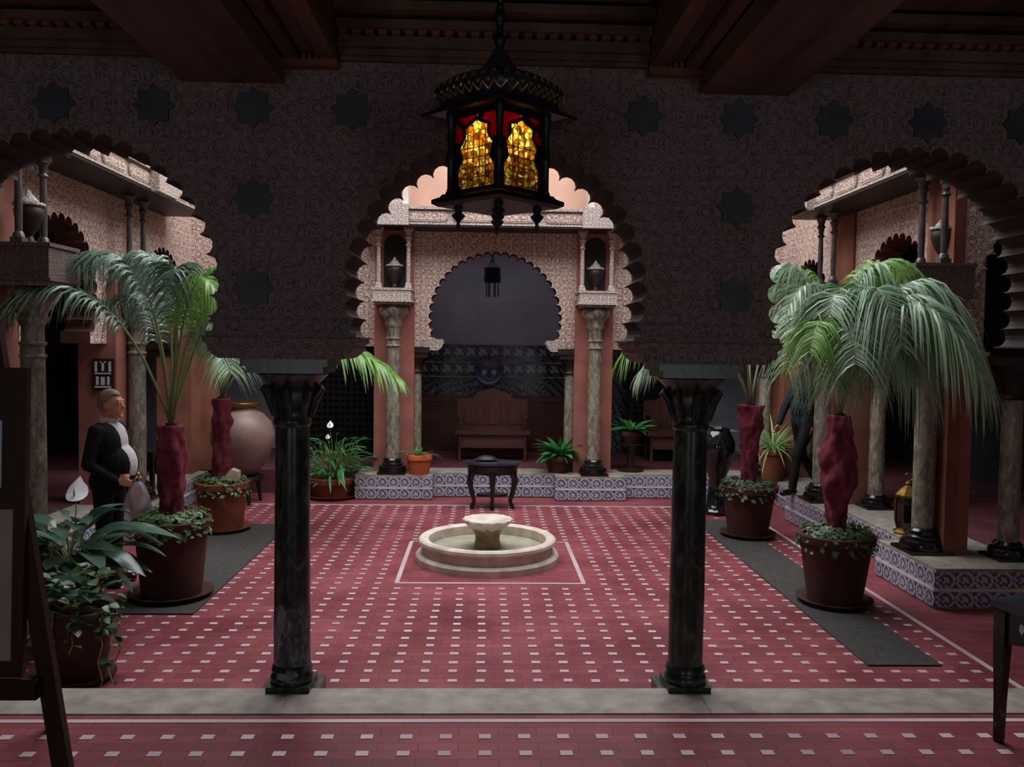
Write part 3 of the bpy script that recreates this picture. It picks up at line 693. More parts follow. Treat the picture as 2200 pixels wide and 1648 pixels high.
# ================================================================== fountain
ft = thing('fountain', 'round pale stone fountain with a small central bowl', 'fountain', (.065, 8.38, 0))
m = MB(); m.lathe([(.70, 0), (.70, .055), (.685, .075), (.64, .085), (.64, .155), (.655, .165), (.675, .185), (.67, .21), (.65, .225), (.60, .225), (.575, .21), (.57, .12), (.0001, .11)], 56)
smooth_angle(m.build('basin', 'fountainstone', ft), 35)
m = MB(); m.lathe([(.569, .12), (.569, .135), (.0001, .135)], 48); m.build('water', 'water', ft)
m = MB(); m.lathe([(.13, .11), (.125, .14), (.115, .20), (.12, .25), (.15, .30), (.19, .33)], 32, wob=lambda th, z: 1 + .03 * math.cos(12 * th)); smooth_angle(m.build('pedestal', 'fountainold', ft), 60)
m = MB(); m.lathe([(.15, .30), (.20, .335), (.225, .365), (.245, .385), (.24, .40), (.22, .398), (.15, .37), (.0001, .36)], 48, wob=lambda th, z: 1 + (.035 * math.cos(14 * th) if z > .34 else 0)); smooth_angle(m.build('bowl', 'fountainstone', ft), 60)

# ================================================================== hanging lantern (square plan, one corner towards the camera)
lt = thing('lantern', 'ornate black hanging lantern with glowing amber glass panes', 'lantern', (.048, 3.2, 2.62), PI / 4)
q2 = math.sqrt(2)
def sq(m, prof, n=4):          # square "lathe": profile radius is the half-diagonal
    m.lathe(prof, 4, rot=PI / 4)
m = MB()
sq(m, [(.22, -.015), (.245, -.005), (.245, .01), (.215, .02), (.205, .03)]); m.build('base_plate', 'iron', lt)
m = MB(); sq(m, [(.29, .32), (.285, .31), (.275, .315), (.22, .345), (.215, .36)]); m.build('eave', 'iron', lt)
def rsq(th):   # squarish outline, so that the dome has four ribs
    c = max(abs(math.cos(th)), abs(math.sin(th))); return .78 / c * .55 + .45
m = MB(); m.lathe([(.19, .345), (.215, .37), (.225, .40), (.215, .425), (.19, .44), (.15, .45), (.115, .46), (.085, .475), (.06, .495), (.042, .52), (.028, .545), (.02, .56)], 32, wob=lambda th, z: rsq(th)); smooth_angle(m.build('dome', 'domemetal', lt), 50)
for s in range(2):
    m = MB()
    for k in range(32):
        a0, a1 = 2 * PI * k / 32, 2 * PI * (k + .5) / 32
        z0, z1 = (.385, .425) if s == 0 else (.36, .385)
        r0, r1 = (.222, .216) if s == 0 else (.21, .222)
        m.tube([(r0 * rsq(a0) * math.cos(a0), r0 * rsq(a0) * math.sin(a0), z0), (r1 * rsq(a1) * math.cos(a1), r1 * rsq(a1) * math.sin(a1), z1), (r0 * rsq(a0 + .196) * math.cos(a0 + .196), r0 * rsq(a0 + .196) * math.sin(a0 + .196), z0)], .0035, 4)
    tag(m.build('filigree_band', 'gold', lt), 'gold filigree band around the dome')
for k in range(4):
    th = PI / 2 * k + PI / 4; x, y = .175 * math.cos(th), .175 * math.sin(th)
    m = MB(); m.lathe([(.016, .01), (.02, .03), (.012, .05), (.012, .13), (.018, .15), (.018, .165), (.012, .18), (.013, .28), (.019, .30), (.016, .335)], 10, c=(x, y, 0)); smooth_angle(m.build('corner_post', 'iron', lt))
hp = .175 / q2
def face(m, poly, t0, t1, k):
    a = PI / 2 * k; ca, sa = math.cos(a), math.sin(a)
    def fn(u, t, z):
        x, y = u, -(hp - .012) - t
        return (x * ca - y * sa, x * sa + y * ca, z)
    m.prism(poly, t0, t1, fn)
def lobes_outline(w, zb, zt_):
    pts = [(-w, zb), (w, zb)]
    seq = [(w, zb + .07, .0), (w * .72, zb + .105, 0), (w * .9, zb + .15, 0), (w * .6, zb + .185, 0), (w * .62, zb + .215, 0), (w * .28, zb + .225, 0), (0, zt_, 0)]
    pts += [(u, z) for u, z, _ in seq]; pts += [(-u, z) for u, z, _ in seq[-2::-1]]
    return pts
for k in range(4):
    # iron plate with an arched, lobed cut-out, built as two half frames
    ol = lobes_outline(.092, .045, .285)
    right = [p for p in ol if p[0] >= -1e-6]
    up_o = [(.078, .212), (.066, .226), (.069, .266), (.032, .281), (0, .298)]
    right = [(0, .028), (hp - .006, .028), (hp - .006, .212)] + up_o + [(0, .285)] + [(u, z) for u, z in ol[8 - 1:1:-1]] + [(.092, .045), (0, .045)]
    m = MB(); face(m, right, 0, .006, k); face(m, [(-u, z) for u, z in right], 0, .006, k); face(m, [(-hp + .006, .302), (hp - .006, .302), (hp - .006, .33), (-hp + .006, .33)], 0, .006, k); m.build('side_plate', 'blackgloss', lt)
    am = [(.1, .04), (.1, .21), (.07, .216), (.062, .228), (.064, .263), (.03, .277)]
    m = MB(); face(m, [(-u, z) for u, z in am] + [(0, .293)] + am[::-1], -.006, -.003, k); m.build('amber_pane', 'amber', lt)
    for s in (-1, 1):
        m = MB(); face(m, [(s * .072, .208), (s * (hp - .008), .208), (s * (hp - .008), .308), (s * .003, .308), (s * .003, .294), (s * .034, .277), (s * .0685, .264), (s * .065, .227)], -.002, -.0005, k); m.build('red_pane', 'redglass', lt)
    m = MB()
    for z in (.08, .115, .15, .185): face(m, [(-.07, z), (.07, z), (.07, z + .003), (-.07, z + .003)], -.001, .004, k)
    for u in (-.045, -.015, .015, .045): face(m, [(u - .0015, .045), (u + .0015, .045), (u + .0015, .25), (u - .0015, .25)], -.001, .004, k)
    m.build('pane_lattice', 'gold', lt)
m = MB(); m.lathe([(.0001, .17), (.018, .185), (.022, .205), (.014, .235), (.010, .255), (.0001, .26)], 14); smooth_angle(m.build('bulb', 'bulb', lt))
for k in range(5):
    x, y = ((0, 0), (.13, 0), (-.13, 0), (0, .13), (0, -.13))[k]
    x, y = (x + y) / 1.0 * (1 if k else 0), (y - x) if k else 0
    x, y = ((0, 0), (.125, .125), (-.125, .125), (.125, -.125), (-.125, -.125))[k]
    x, y = x * .82, y * .82
    m = MB(); m.lathe([(.0001, -.10), (.008, -.085), (.006, -.07), (.02, -.055), (.026, -.045), (.012, -.035), (.016, -.02), (.02, -.012)], 10, c=(x, y, 0)); smooth_angle(m.build('finial_drop', 'iron', lt))
m = MB()
pr = [(.02, .555)]; z = .565
while z < 1.06: pr += [(.012, z), (.018, z + .01), (.024, z + .028), (.018, z + .046), (.012, z + .055), (.016, z + .062), (.012, z + .07)]; z += .082
pr += [(.012, 1.08)]
m.lathe(pr, 14); smooth_angle(m.build('hanging_rod', 'iron', lt), 60)
l = bpy.data.lights.new('lantern_lamp', 'POINT'); l.energy = 4.5; l.color = (1, .82, .45); l.shadow_soft_size = .02
lo = bpy.data.objects.new('lantern_lamp', l); C.objects.link(lo); lo.parent = lt; lo.location = (0, 0, .285)

# small dark lantern inside the far arch
l2 = thing('lantern', 'small unlit dark lantern hanging inside the far arch', 'lantern', (.13, 13.2, 3.05))
m = MB(); m.lathe([(.11, 0), (.13, .02), (.12, .2), (.14, .22), (.06, .3), (.02, .36)], 8); m.build('body', 'iron', l2)
m = MB(); m.tube([(0, 0, .35), (0, 0, .86)], .012, 6); m.build('hanging_rod', 'iron', l2)
m = MB()
for k in range(6): m.tube([(.09 * math.cos(k), .09 * math.sin(k), 0), (.09 * math.cos(k), .09 * math.sin(k), -.22)], .008, 5)
m.build('tassel', 'iron', l2)

# ================================================================== tables, easel, bench
tb = thing('table', 'low black lacquered table with curved legs beyond the fountain', 'table', (.14, 11.05, 0))
m = MB(); m.lathe([(.30, .555), (.355, .565), (.37, .585), (.365, .60), (.30, .607), (.0001, .608)], 36, sy=.62); smooth_angle(m.build('tabletop', 'marbletop', tb))
m = MB(); m.lathe([(.29, .44), (.32, .455), (.325, .55), (.30, .56)], 36, sy=.6); smooth_angle(m.build('apron', 'blackgloss', tb))
for k in range(6):
    a = PI / 3 * k + PI / 6; ca, sa = math.cos(a), math.sin(a) * .6
    m = MB(); m.tube([(ca * .30, sa * .30, .47), (ca * .335, sa * .335, .36), (ca * .31, sa * .31, .22), (ca * .265, sa * .265, .08), (ca * .30, sa * .30, .02), (ca * .31, sa * .31, 0)], [.045, .04, .027, .02, .026, .022], 8); smooth_angle(m.build('leg', 'blackgloss', tb), 60)
m = MB(); m.lathe([(.2, .16), (.21, .17), (.2, .185)], 20, sy=.6); m.build('stretcher', 'blackgloss', tb)
ds = thing('dish', 'low domed dark dish lying on the black table', 'dish', (.06, 11.05, .608))
m = MB(); m.lathe([(.10, 0), (.15, .015), (.16, .022), (.15, .026)], 28, sy=.7); smooth_angle(m.build('plate', 'marbletop', ds))
m = MB(); m.lathe([(.135, .022), (.11, .05), (.06, .068), (.0001, .074)], 28, sy=.7); smooth_angle(m.build('lid', 'darkwood', ds))

ft2 = thing('table', 'dark side table with inlaid apron at the right edge of the near gallery', 'table', (2.78, 3.69, .29), math.radians(22))
hw = .30
m = MB(); m.box(-hw - .02, hw + .02, -hw - .02, hw + .02, .635, .665); m.box(-hw, hw, -hw, hw, .62, .636); m.build('tabletop', 'marbletop', ft2)
for k in range(4):
    T = Matrix.Rotation(PI / 2 * k, 4, 'Z')
    m = MB(); pl = [(-hw + .02, .62), (-hw + .02, .47), (-hw + .10, .48), (-hw + .2, .50), (0, .515), (hw - .2, .50), (hw - .10, .48), (hw - .02, .47), (hw - .02, .62)]
    m.prism(pl, 0, .022, lambda u, t, z: T @ Vector((u, -hw + .008 + t, z))); ap = m.build('apron', 'blackgloss', ft2)
    for j in range(4):
        u = -.18 + .12 * j; m = MB(); m.prism([(u, .535), (u + .012, .555), (u + .010, .575), (u, .588), (u - .010, .575), (u - .012, .555)], -.003, .004, lambda u, t, z: T @ Vector((u, -hw + .008 + t, z))); m.build('inlay', 'whiteframe', ap)
    x, y = (hw - .02) * (-1 if k in (0, 3) else 1), (hw - .02) * (-1 if k < 2 else 1)
    m = MB(); m.lathe([(.022, 0), (.024, .02), (.028, .2), (.038, .45), (.04, .62)], 4, c=(x, y, 0), rot=PI / 4); m.build('leg', 'blackgloss', ft2)

es = thing('easel', 'dark wooden easel holding a framed notice at the left edge', 'easel', (-1.98, 3.46, .29))
def bar(m, p, q, w, d):
    p, q = Vector(p), Vector(q); z = (q - p).normalized(); x = z.cross(Vector((0, 1, 0))).normalized(); y = x.cross(z)
    vs = [c + x * sx * w + y * sy * d for c in (p, q) for sx, sy in ((-1, -1), (1, -1), (1, 1), (-1, 1))]
    m.add(vs, [(3, 2, 1, 0), (4, 5, 6, 7), (0, 1, 5, 4), (1, 2, 6, 5), (2, 3, 7, 6), (3, 0, 4, 7)])
for a, b in (((.02, .05, 1.86), (.33, -.02, 0)), ((-.02, .05, 1.86), (-.36, -.02, 0))):
    m = MB(); bar(m, a, b, .034, .02); m.build('leg', 'easelwood', es)
m = MB(); bar(m, (0, .08, 1.84), (0, .55, 0), .025, .018); m.build('rear_leg', 'easelwood', es)
m = MB(); bar(m, (-.30, -.04, .42), (.24, -.04, .42), .03, .035); m.box(-.30, .24, -.085, -.07, .42, .475); m.build('ledge', 'easelwood', es)
m = MB(); bar(m, (-.12, .07, 1.28), (.12, .07, 1.28), .03, .012); m.build('crossbar', 'easelwood', es)
nb = thing('notice_board', 'wood-framed board with a pale blue sheet above grey card, on the easel', 'board', (-1.965, 3.42, .766))
T = Matrix.Rotation(math.radians(-3), 4, 'X')
m = MB()
for b in ((-.30, -.255, -.02, .012, 0, 1.22), (.12, .165, -.02, .012, 0, 1.22), (-.255, .12, -.02, .012, 0, .06), (-.255, .12, -.02, .012, 1.18, 1.22), (-.255, .12, -.02, .012, .66, .74)): m.box(*b, T)
m.build('frame', 'easelwood', nb)
m = MB(); m.box(-.255, .12, -.006, .008, .06, .66, T); m.build('card', 'board', nb)
m = MB(); m.box(-.255, .065, -.008, .008, .75, 1.01, T); m.build('sheet', 'paper', nb)
m = MB(); m.box(-.255, .12, -.004, .008, 1.01, 1.18, T); m.box(.065, .12, -.004, .008, .74, 1.01, T); m.build('backing', 'easelwood', nb)

def bench(loc, w, label, rz=0):
    t = thing('bench', label, 'bench', loc, rz)
    m = MB(); m.box(-w, w, -.05, .45, .42, .47); m.box(-w - .02, w + .02, -.075, -.045, .41, .475); m.build('seat', 'redwood', t)
    pl = [(-w, .47), (w, .47), (w, .92), (w * .55, .94), (w * .45, 1.02), (w * .2, 1.06), (0, 1.10), (-w * .2, 1.06), (-w * .45, 1.02), (-w * .55, .94), (-w, .92)]
    m = MB(); m.prism(pl, .42, .46, lambda u, z_, z: (u, z_, z)); bk = m.build('backrest', 'redwood', t)
    for k in range(3):
        u = -w + 2 * w * (k + .5) / 3; hw_ = w / 3 * .78
        m = MB(); m.box(u - hw_, u + hw_, .405, .422, .53, .86); m.build('carved_panel', 'wood', bk)
    m = MB(); m.lathe([(.10, 0), (.13, .02), (.12, .03), (.02, .035)], 16); 
    for s in (-1, 1):
        for y in (-.02, .42):
            m = MB(); m.lathe([(.03, 0), (.035, .03), (.022, .06), (.028, .2), (.02, .3), (.034, .36), (.03, .42)], 10, c=(s * (w - .05), y, 0)); smooth_angle(m.build('leg', 'redwood', t))
        m = MB(); m.box(s * (w - .06) - .025, s * (w - .06) + .025, -.03, .43, .66, .70); m.tube([(s * (w - .06), -.0, .46), (s * (w - .06), -.02, .56), (s * (w - .06), 0, .67)], .022, 8); m.build('arm', 'redwood', t)
    m = MB(); m.box(-w + .04, w - .04, -.02, .0, .2, .41); m.build('front_panel', 'redwood', t)
    return t
bench((.16, 13.1, .33), .55, 'carved reddish wooden bench facing out of the far arch')
bench((3.05, 13.1, .33), .5, 'reddish wooden bench in the far gallery, partly behind the right dark column')
ch = thing('chair', 'black carved chair in the left arcade behind the red-wrapped palm', 'chair', (-3.98, 10.35, .333), math.radians(75))
m = MB(); m.box(-.24, .24, -.24, .24, .42, .47); m.build('seat', 'black', ch)
for x in (-.22, .22):
    for y, h in ((-.22, .42), (.22, 1.1)): m = MB(); m.box(x - .022, x + .022, y - .022, y + .022, 0, h); m.build('leg', 'black', ch)
m = MB(); m.box(-.22, .22, .2, .23, .95, 1.12); m.box(-.22, .22, .2, .23, .55, .6)
m.build('backrest', 'black', ch)
for k in range(5): u = -.16 + .08 * k; m = MB(); m.box(u - .012, u + .012, .205, .225, .6, .95); m.build('slat', 'black', ch)

# lattice screen seen through the far left arch
ls = thing('lattice_screen', 'dark lattice screen behind the white-flowered bush', 'screen', (-2.12, 13.4, .33))
m = MB(); m.box(-.62, .62, .03, .05, .1, 1.75); m.build('backing', 'worn' if False else 'dark_int', ls)
m = MB(); m.box(-.62, .62, -.03, .03, 0, .12); m.box(-.62, .62, -.03, .03, 1.7, 1.8); m.box(-.62, -.55, -.03, .03, .12, 1.7); m.box(.55, .62, -.03, .03, .12, 1.7); m.build('frame', 'black', ls)
for k in range(13): m = MB(); u = -.55 + 1.1 * k / 12; m.box(u - .016, u + .016, -.012, .012, .12, 1.7); m.build('slat', 'black', ls)
for k in range(17): m = MB(); z = .14 + 1.54 * k / 16; m.box(-.55, .55, -.018, .008, z - .016, z + .016); m.build('slat', 'black', ls)
ls2 = copy_tree(ls, None, (3.0, 13.95, .33), 0, 'dark lattice screen in the far gallery behind the right dark column')
bp = thing('plate', 'round blue glazed plate on the dark dado inside the far arch', 'plate', (.1, 14.43, 1.66))
m = MB(); m.lathe([(.10, 0), (.22, .02), (.24, .03), (.235, .035), (.2, .028), (.1, .012), (.0001, .01)], 32); o = m.build('dish', 'blueglaze', bp); o.rotation_euler = (PI / 2, 0, 0); smooth_angle(o)
m = MB(); m.tube([(.2 * math.cos(a), -.04, .2 * math.sin(a)) for a in [PI * 1.15 + PI * .7 * k / 12 for k in range(13)]], .008, 6); m.build('white_rim_stroke', 'whiteframe', bp)
# wall panel of white strokes beside the man
wp = thing('wall_plaque', 'small plaque of white strokes on the pink pilaster above the standing man', 'plaque', (-4.03, 9.275, 1.62))
m = MB(); m.box(-.11, .11, 0, .024, -.06, .28); m.build('backing', 'darkwood', wp)
for b in ((-.085, -.06, .14, .25), (-.03, .03, .235, .25), (-.012, .012, .15, .25), (.06, .085, .14, .25), (-.085, .085, .115, .13), (-.07, -.045, .0, .09), (.045, .07, .0, .09), (-.085, .085, -.03, -.012), (-.02, .02, .0, .085)):
    m = MB(); m.box(b[0], b[1], -.006, .002, b[2], b[3]); m.build('white_stroke', 'whiteframe', wp)

# brass lantern standing at the right arcade
bl = thing('floor_lantern', 'brass and glass lantern standing on the plinth between right-hand columns', 'lantern', (4.12, 8.12, .333))
m = MB(); m.lathe([(.13, 0), (.135, .02), (.11, .04), (.10, .06)], 8); m.build('base', 'brass', bl)
m = MB(); m.lathe([(.095, .06), (.115, .12), (.12, .3), (.10, .36)], 8); m.build('glass_body', 'glossblack', bl)
for k in range(8):
    a = 2 * PI * k / 8; m = MB(); m.tube([(.10 * math.cos(a), .10 * math.sin(a), .05), (.12 * math.cos(a), .12 * math.sin(a), .12), (.125 * math.cos(a), .125 * math.sin(a), .3), (.105 * math.cos(a), .105 * math.sin(a), .37)], .008, 5); m.build('rib', 'brass', bl)
m = MB(); m.lathe([(.13, .36), (.125, .38), (.07, .44), (.03, .47), (.035, .49), (.01, .52)], 8); m.build('roof', 'brass', bl)
m = MB(); m.tube([(.04 * math.cos(t), 0, .55 + .04 * math.sin(t)) for t in [2 * PI * k / 12 for k in range(13)]], .006, 5); m.build('ring', 'brass', bl)

# ================================================================== plants
def leaf_mesh(name, L, w, bend=.5, seg=6, fold=.25, mat='leafgreen', shape=1.0):
    m = MB(); b = []
    for i in range(seg + 1):
        t = i / seg; x = L * t; z = -bend * L * t * t
        ww = w * max(.04, math.sin(PI * min(1, t ** shape * .97 + .03)) ** .8) if i < seg else .0005
        b += [(x, -ww / 2, z + fold * ww / 2), (x, 0, z), (x, ww / 2, z + fold * ww / 2)]
    fs = []
    for i in range(seg): q = 3 * i; fs += [(q, q + 1, q + 4, q + 3), (q + 1, q + 2, q + 5, q + 4)]
    m.add(b, fs); o = m.build(name, mat, smooth=True); me = o.data; bpy.data.objects.remove(o); return me
def leaves(parent, meshes, n, z, el, sc, R0=.02, seed=1, az=(0, 2 * PI), name='leaf', stalk=0, r=None):
    r = r or random.Random(seed)
    st = MB()
    for k in range(n):
        a = r.uniform(*az); e = r.uniform(*el); s = r.uniform(*sc); rr = r.uniform(0, R0)
        p = Vector((rr * math.cos(a), rr * math.sin(a), r.uniform(*z)))
        if stalk:
            h = r.uniform(.3, 1) * stalk; p0 = p.copy(); p = p0 + Vector((math.cos(a) * math.cos(e), math.sin(a) * math.cos(e), math.sin(e) * 1.3)) * h
            st.tube([p0, (p0 + p) / 2 + Vector((0, 0, .02)), p], [.005, .004, .003], 4); e *= .6
        inst(name, r.choice(meshes), parent, p, (r.uniform(-.4, .4), -e, a), (s, s * r.uniform(.85, 1.15), s))
    if stalk: st.build('stems', 'stem', parent)['kind'] = 'stuff'
def pot(root, r0, r1, h, mat, saucer=True, rim=True, z0=0.0, fill='soil'):
    if saucer:
        m = MB(); m.lathe([(r0 * 1.15, z0), (r0 * 1.4, z0 + .03), (r0 * 1.44, z0 + .045), (r0 * 1.36, z0 + .045), (r0 * 1.1, z0 + .02), (.0001, z0 + .02)], 28); smooth_angle(m.build('saucer', mat, root)); z0 += .021
    rp = [(r1, z0 + h - .075), (r1 * 1.09, z0 + h - .07), (r1 * 1.10, z0 + h - .01), (r1 * 1.06, z0 + h)] if rim else [(r1 * 1.02, z0 + h - .02), (r1 * 1.03, z0 + h)]
    m = MB(); m.lathe([(r0, z0), (r0 + (r1 - r0) * .5, z0 + (h - .08) * .5)] + rp + [(r1 * .94, z0 + h), (r1 * .9, z0 + h - .05), (.0001, z0 + h - .05)], 32); smooth_angle(m.build('pot', mat, root), 45)
    m = MB(); m.lathe([(r1 * .91, z0 + h - .048), (r1 * .5, z0 + h - .03), (.0001, z0 + h - .025)], 20); m.build('soil', fill, root)
    return z0 + h - .03
def creeper(root, R, z, n, hang, seed, mat='ivy', size=.028):
    """small creeping leaves over the rim of a pot"""
    r = random.Random(seed); m = MB()
    for k in range(n):
        a = r.uniform(0, 2 * PI); q = R * math.sqrt(r.uniform(.05, 1.35)); over = q > R * 1.0
        zz = z + (r.uniform(-hang, .02) if over else r.uniform(0, .07)); q = min(q, R * 1.12 + r.uniform(0, .02))
        c = Vector((q * math.cos(a), q * math.sin(a), zz)); s = size * r.uniform(.6, 1.3)
        nrm = Vector((math.cos(a) * (1 if over else .3), math.sin(a) * (1 if over else .3), r.uniform(.2, 1))).normalized()
        x = nrm.orthogonal().normalized(); x = Matrix.Rotation(r.uniform(0, 6.3), 3, nrm) @ x; y = nrm.cross(x)
        m.add([c - x * s, c - y * s * .7 + nrm * s * .15, c + x * s, c + y * s * .7 + nrm * s * .15], [(0, 1, 2), (0, 2, 3)])
    o = m.build('creeping_leaves', mat, root); o['kind'] = 'stuff'; return o

def frond(root, p0, p1, p2, mat='palm', LL=.36, droop=.8, n=34, w=.0105, seed=0, start=.28):
    """one arching palm frond from the crown p0 by the control point p1 to the tip p2"""
    r = random.Random(seed); p0, p1, p2 = Vector(p0), Vector(p1), Vector(p2)
    B = lambda t: p0 * (1 - t) ** 2 + p1 * 2 * t * (1 - t) + p2 * t * t
    m = MB(); n = int(n * 1.7)
    for k in range(n):
        t = start + (1 - start) * (k + .5) / n; p = B(t); tan = (B(min(1, t + .02)) - B(t - .02)).normalized()
        side = tan.cross(Vector((0, 0, 1)))
        side = side.normalized() if side.length > .05 else Vector((1, 0, 0))
        upv = side.cross(tan).normalized()
        L = LL * (.45 + .75 * math.sin(PI * (.12 + .8 * (t - start) / (1 - start)))) * r.uniform(.85, 1.12)
        for s in (-1, 1):
            d = (side * s * r.uniform(.75, .95) + tan * r.uniform(.45, .75) + upv * r.uniform(.15, .4)).normalized()
            g = droop * r.uniform(.8, 1.25); pts = []
            for i in range(5):
                q = i / 4; pts.append(p + d * L * q * (1 - .25 * g * q) - Vector((0, 0, 1)) * g * L * q * q * .8)
            wv = (tan * .9 + upv * r.uniform(-.4, .4)).normalized()
            ws = (.5, 1, .9, .6, .05); vs = []
            for i, pp in enumerate(pts): vs += [pp - wv * w * ws[i], pp + wv * w * ws[i]]
            m.add(vs, [(2 * i, 2 * i + 1, 2 * i + 3, 2 * i + 2) for i in range(4)])
    o = m.build('frond', mat, root, smooth=True)
    s = MB(); s.tube([B(k / 12) for k in range(13)], [.013 * (1 - .8 * k / 12) for k in range(13)], 6); s.build('rachis', 'stem', o, smooth=True)
    return o
def F(zt_, mid, tip, **kw):   # frond given by control and tip relative to the crown
    return ((0, 0, zt_), (mid[0], mid[1], zt_ + mid[2]), (tip[0], tip[1], zt_ + tip[2]), kw)

def palm(name, label, loc, rz0, r0, r1, h, ztrunk, wrap, fr, mat, seed, extra=None):
    t = thing(name, label, 'potted palm', loc)
    z = pot(t, r0, r1, h, mat)
    creeper(t, r1 * 1.0, z + .02, 520, .13, seed)
    m = MB(); m.lathe([(.07, z - .02), (.06, ztrunk - .1), (.045, ztrunk + .02)], 12); m.build('trunk', 'darkwood', t)
    r = random.Random(seed + 5); m = MB(); N = 40
    prof = []
    for i in range(49):
        u = i / 48; k = u * (len(wrap) - 1); j = min(int(k), len(wrap) - 2); f = k - j; prof.append(((wrap[j] * (1 - f) + wrap[j + 1] * f), z + (ztrunk - z) * u))
    ph = r.uniform(0, 6)
    def wob(th, zz): return 1 + .08 * math.sin(5 * th + 9 * zz + ph) + .08 * math.sin(3 * th - 17 * zz + ph) + .22 * noise.noise(Vector((2.2 * math.cos(th), 2.2 * math.sin(th), zz * 7 + seed))) + .16 * noise.noise(Vector((4 * math.cos(th), 4 * math.sin(th), zz * 16 + seed)))
    m.lathe(prof, N, wob=wob); o = m.build('cloth_wrap', 'redcloth', t, smooth=True); o['label'] = 'crumpled wine-red cloth wrapped round the trunk'
    fr = list(fr)
    for k in range(extra[0] if extra else 0):
        a = r.uniform(*extra[1]); q = r.uniform(.3, 1) * extra[2]; hh = r.uniform(*extra[3])
        fr.append(F(ztrunk, (q * .45 * math.cos(a), q * .45 * math.sin(a), hh * 1.75), (q * math.cos(a), q * math.sin(a), hh * r.uniform(.35, .75)), LL=r.uniform(.4, .5), droop=r.uniform(1.0, 1.25), n=32, mat=r.choice(['palm', 'palm', 'palmbright'])))
    for i, f in enumerate(fr):
        a, b, c = f[0], f[1], f[2]; kw = f[3] if len(f) > 3 else {}
        frond(t, a, b, c, seed=seed * 50 + i, **kw)
    return t
zl = 1.40
palm('potted_palm', 'tall palm with a red-wrapped trunk in a big pot, nearest on the left side', (-2.53, 7.08, 0), 0, .235, .285, .62, zl, [.085, .09, .10, .105, .115, .105, .10],
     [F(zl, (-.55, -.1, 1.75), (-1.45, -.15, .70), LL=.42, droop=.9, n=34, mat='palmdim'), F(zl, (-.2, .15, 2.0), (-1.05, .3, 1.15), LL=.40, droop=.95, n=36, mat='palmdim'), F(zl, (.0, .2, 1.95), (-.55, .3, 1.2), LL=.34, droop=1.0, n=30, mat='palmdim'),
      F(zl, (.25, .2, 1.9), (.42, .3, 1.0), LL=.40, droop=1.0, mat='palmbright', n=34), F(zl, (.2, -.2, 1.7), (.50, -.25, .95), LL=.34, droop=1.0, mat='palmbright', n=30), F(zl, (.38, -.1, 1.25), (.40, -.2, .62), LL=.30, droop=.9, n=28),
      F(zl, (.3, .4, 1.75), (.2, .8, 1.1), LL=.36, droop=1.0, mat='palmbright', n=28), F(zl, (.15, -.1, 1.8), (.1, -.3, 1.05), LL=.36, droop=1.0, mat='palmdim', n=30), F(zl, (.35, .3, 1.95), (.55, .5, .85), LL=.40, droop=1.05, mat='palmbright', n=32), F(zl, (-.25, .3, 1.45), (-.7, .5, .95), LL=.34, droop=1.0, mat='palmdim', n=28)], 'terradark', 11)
zr = 1.55
palm('potted_palm', 'tall bushy palm with loosely draped red cloth on its trunk, nearest on the right side', (2.93, 6.95, 0), 0, .215, .285, .56, zr, [.07, .075, .09, .13, .145, .125, .10, .085],
     [F(zr, (.35, -.1, 1.75), (1.05, -.2, .35), LL=.52, droop=1.15, n=46), F(zr, (.55, .1, 1.9), (1.12, .2, .55), LL=.5, droop=1.15, n=46), F(zr, (.3, -.4, 1.6), (.70, -.8, .35), LL=.52, droop=1.2, n=44),
      F(zr, (.2, .3, 1.9), (.85, .4, 1.0), LL=.45, droop=1.0, mat='palmbright', n=40), F(zr, (-.25, .0, 1.6), (-.52, -.1, .75), LL=.4, droop=1.0, n=38), F(zr, (-.3, .2, 1.8), (-.48, .3, .95), LL=.42, droop=1.0, n=36),
      F(zr, (-.15, -.3, 1.6), (-.35, -.5, .55), LL=.46, droop=1.15, n=38), F(zr, (.05, -.3, 1.7), (.15, -.7, .55), LL=.5, droop=1.2, n=42), F(zr, (.4, .2, 1.7), (1.0, .3, .75), LL=.5, droop=1.1, n=44),
      F(zr, (-.2, .3, 1.7), (-.3, .6, 1.0), LL=.38, droop=1.0, mat='palmbright', n=32), F(zr, (.1, .1, 1.9), (.45, -.1, .8), LL=.48, droop=1.15, n=42), F(zr, (-.1, .1, 1.5), (-.15, .1, .8), LL=.42, droop=1.1, n=36)], 'terradark', 23, (12, (-2.6, 1.2), .85, (.55, 1.0)))
zb = 1.46
palm('potted_palm', 'palm with a red-wrapped trunk in a terracotta pot, farther one on the left side', (-2.88, 9.6, 0), 0, .225, .275, .52, zb, [.09, .10, .085, .10, .085],
     [F(zb, (.7, -.1, 1.3), (1.95, -.2, .25), LL=.5, droop=.8, mat='palmbright', n=40, w=.024), F(zb, (-.1, .1, 1.5), (-.7, .2, .9), LL=.4, n=34, mat='palmbright'), F(zb, (.2, .2, 1.3), (.35, .3, .45), LL=.42, n=34), F(zb, (.1, -.2, .9), (.2, -.4, .3), LL=.38, n=32),
      F(zb, (.4, .2, 1.5), (1.0, .4, .9), LL=.45, n=34), F(zb, (-.1, -.2, 1.4), (-.3, -.5, .9), LL=.4, n=32, mat='palmbright')], 'terracotta', 37)
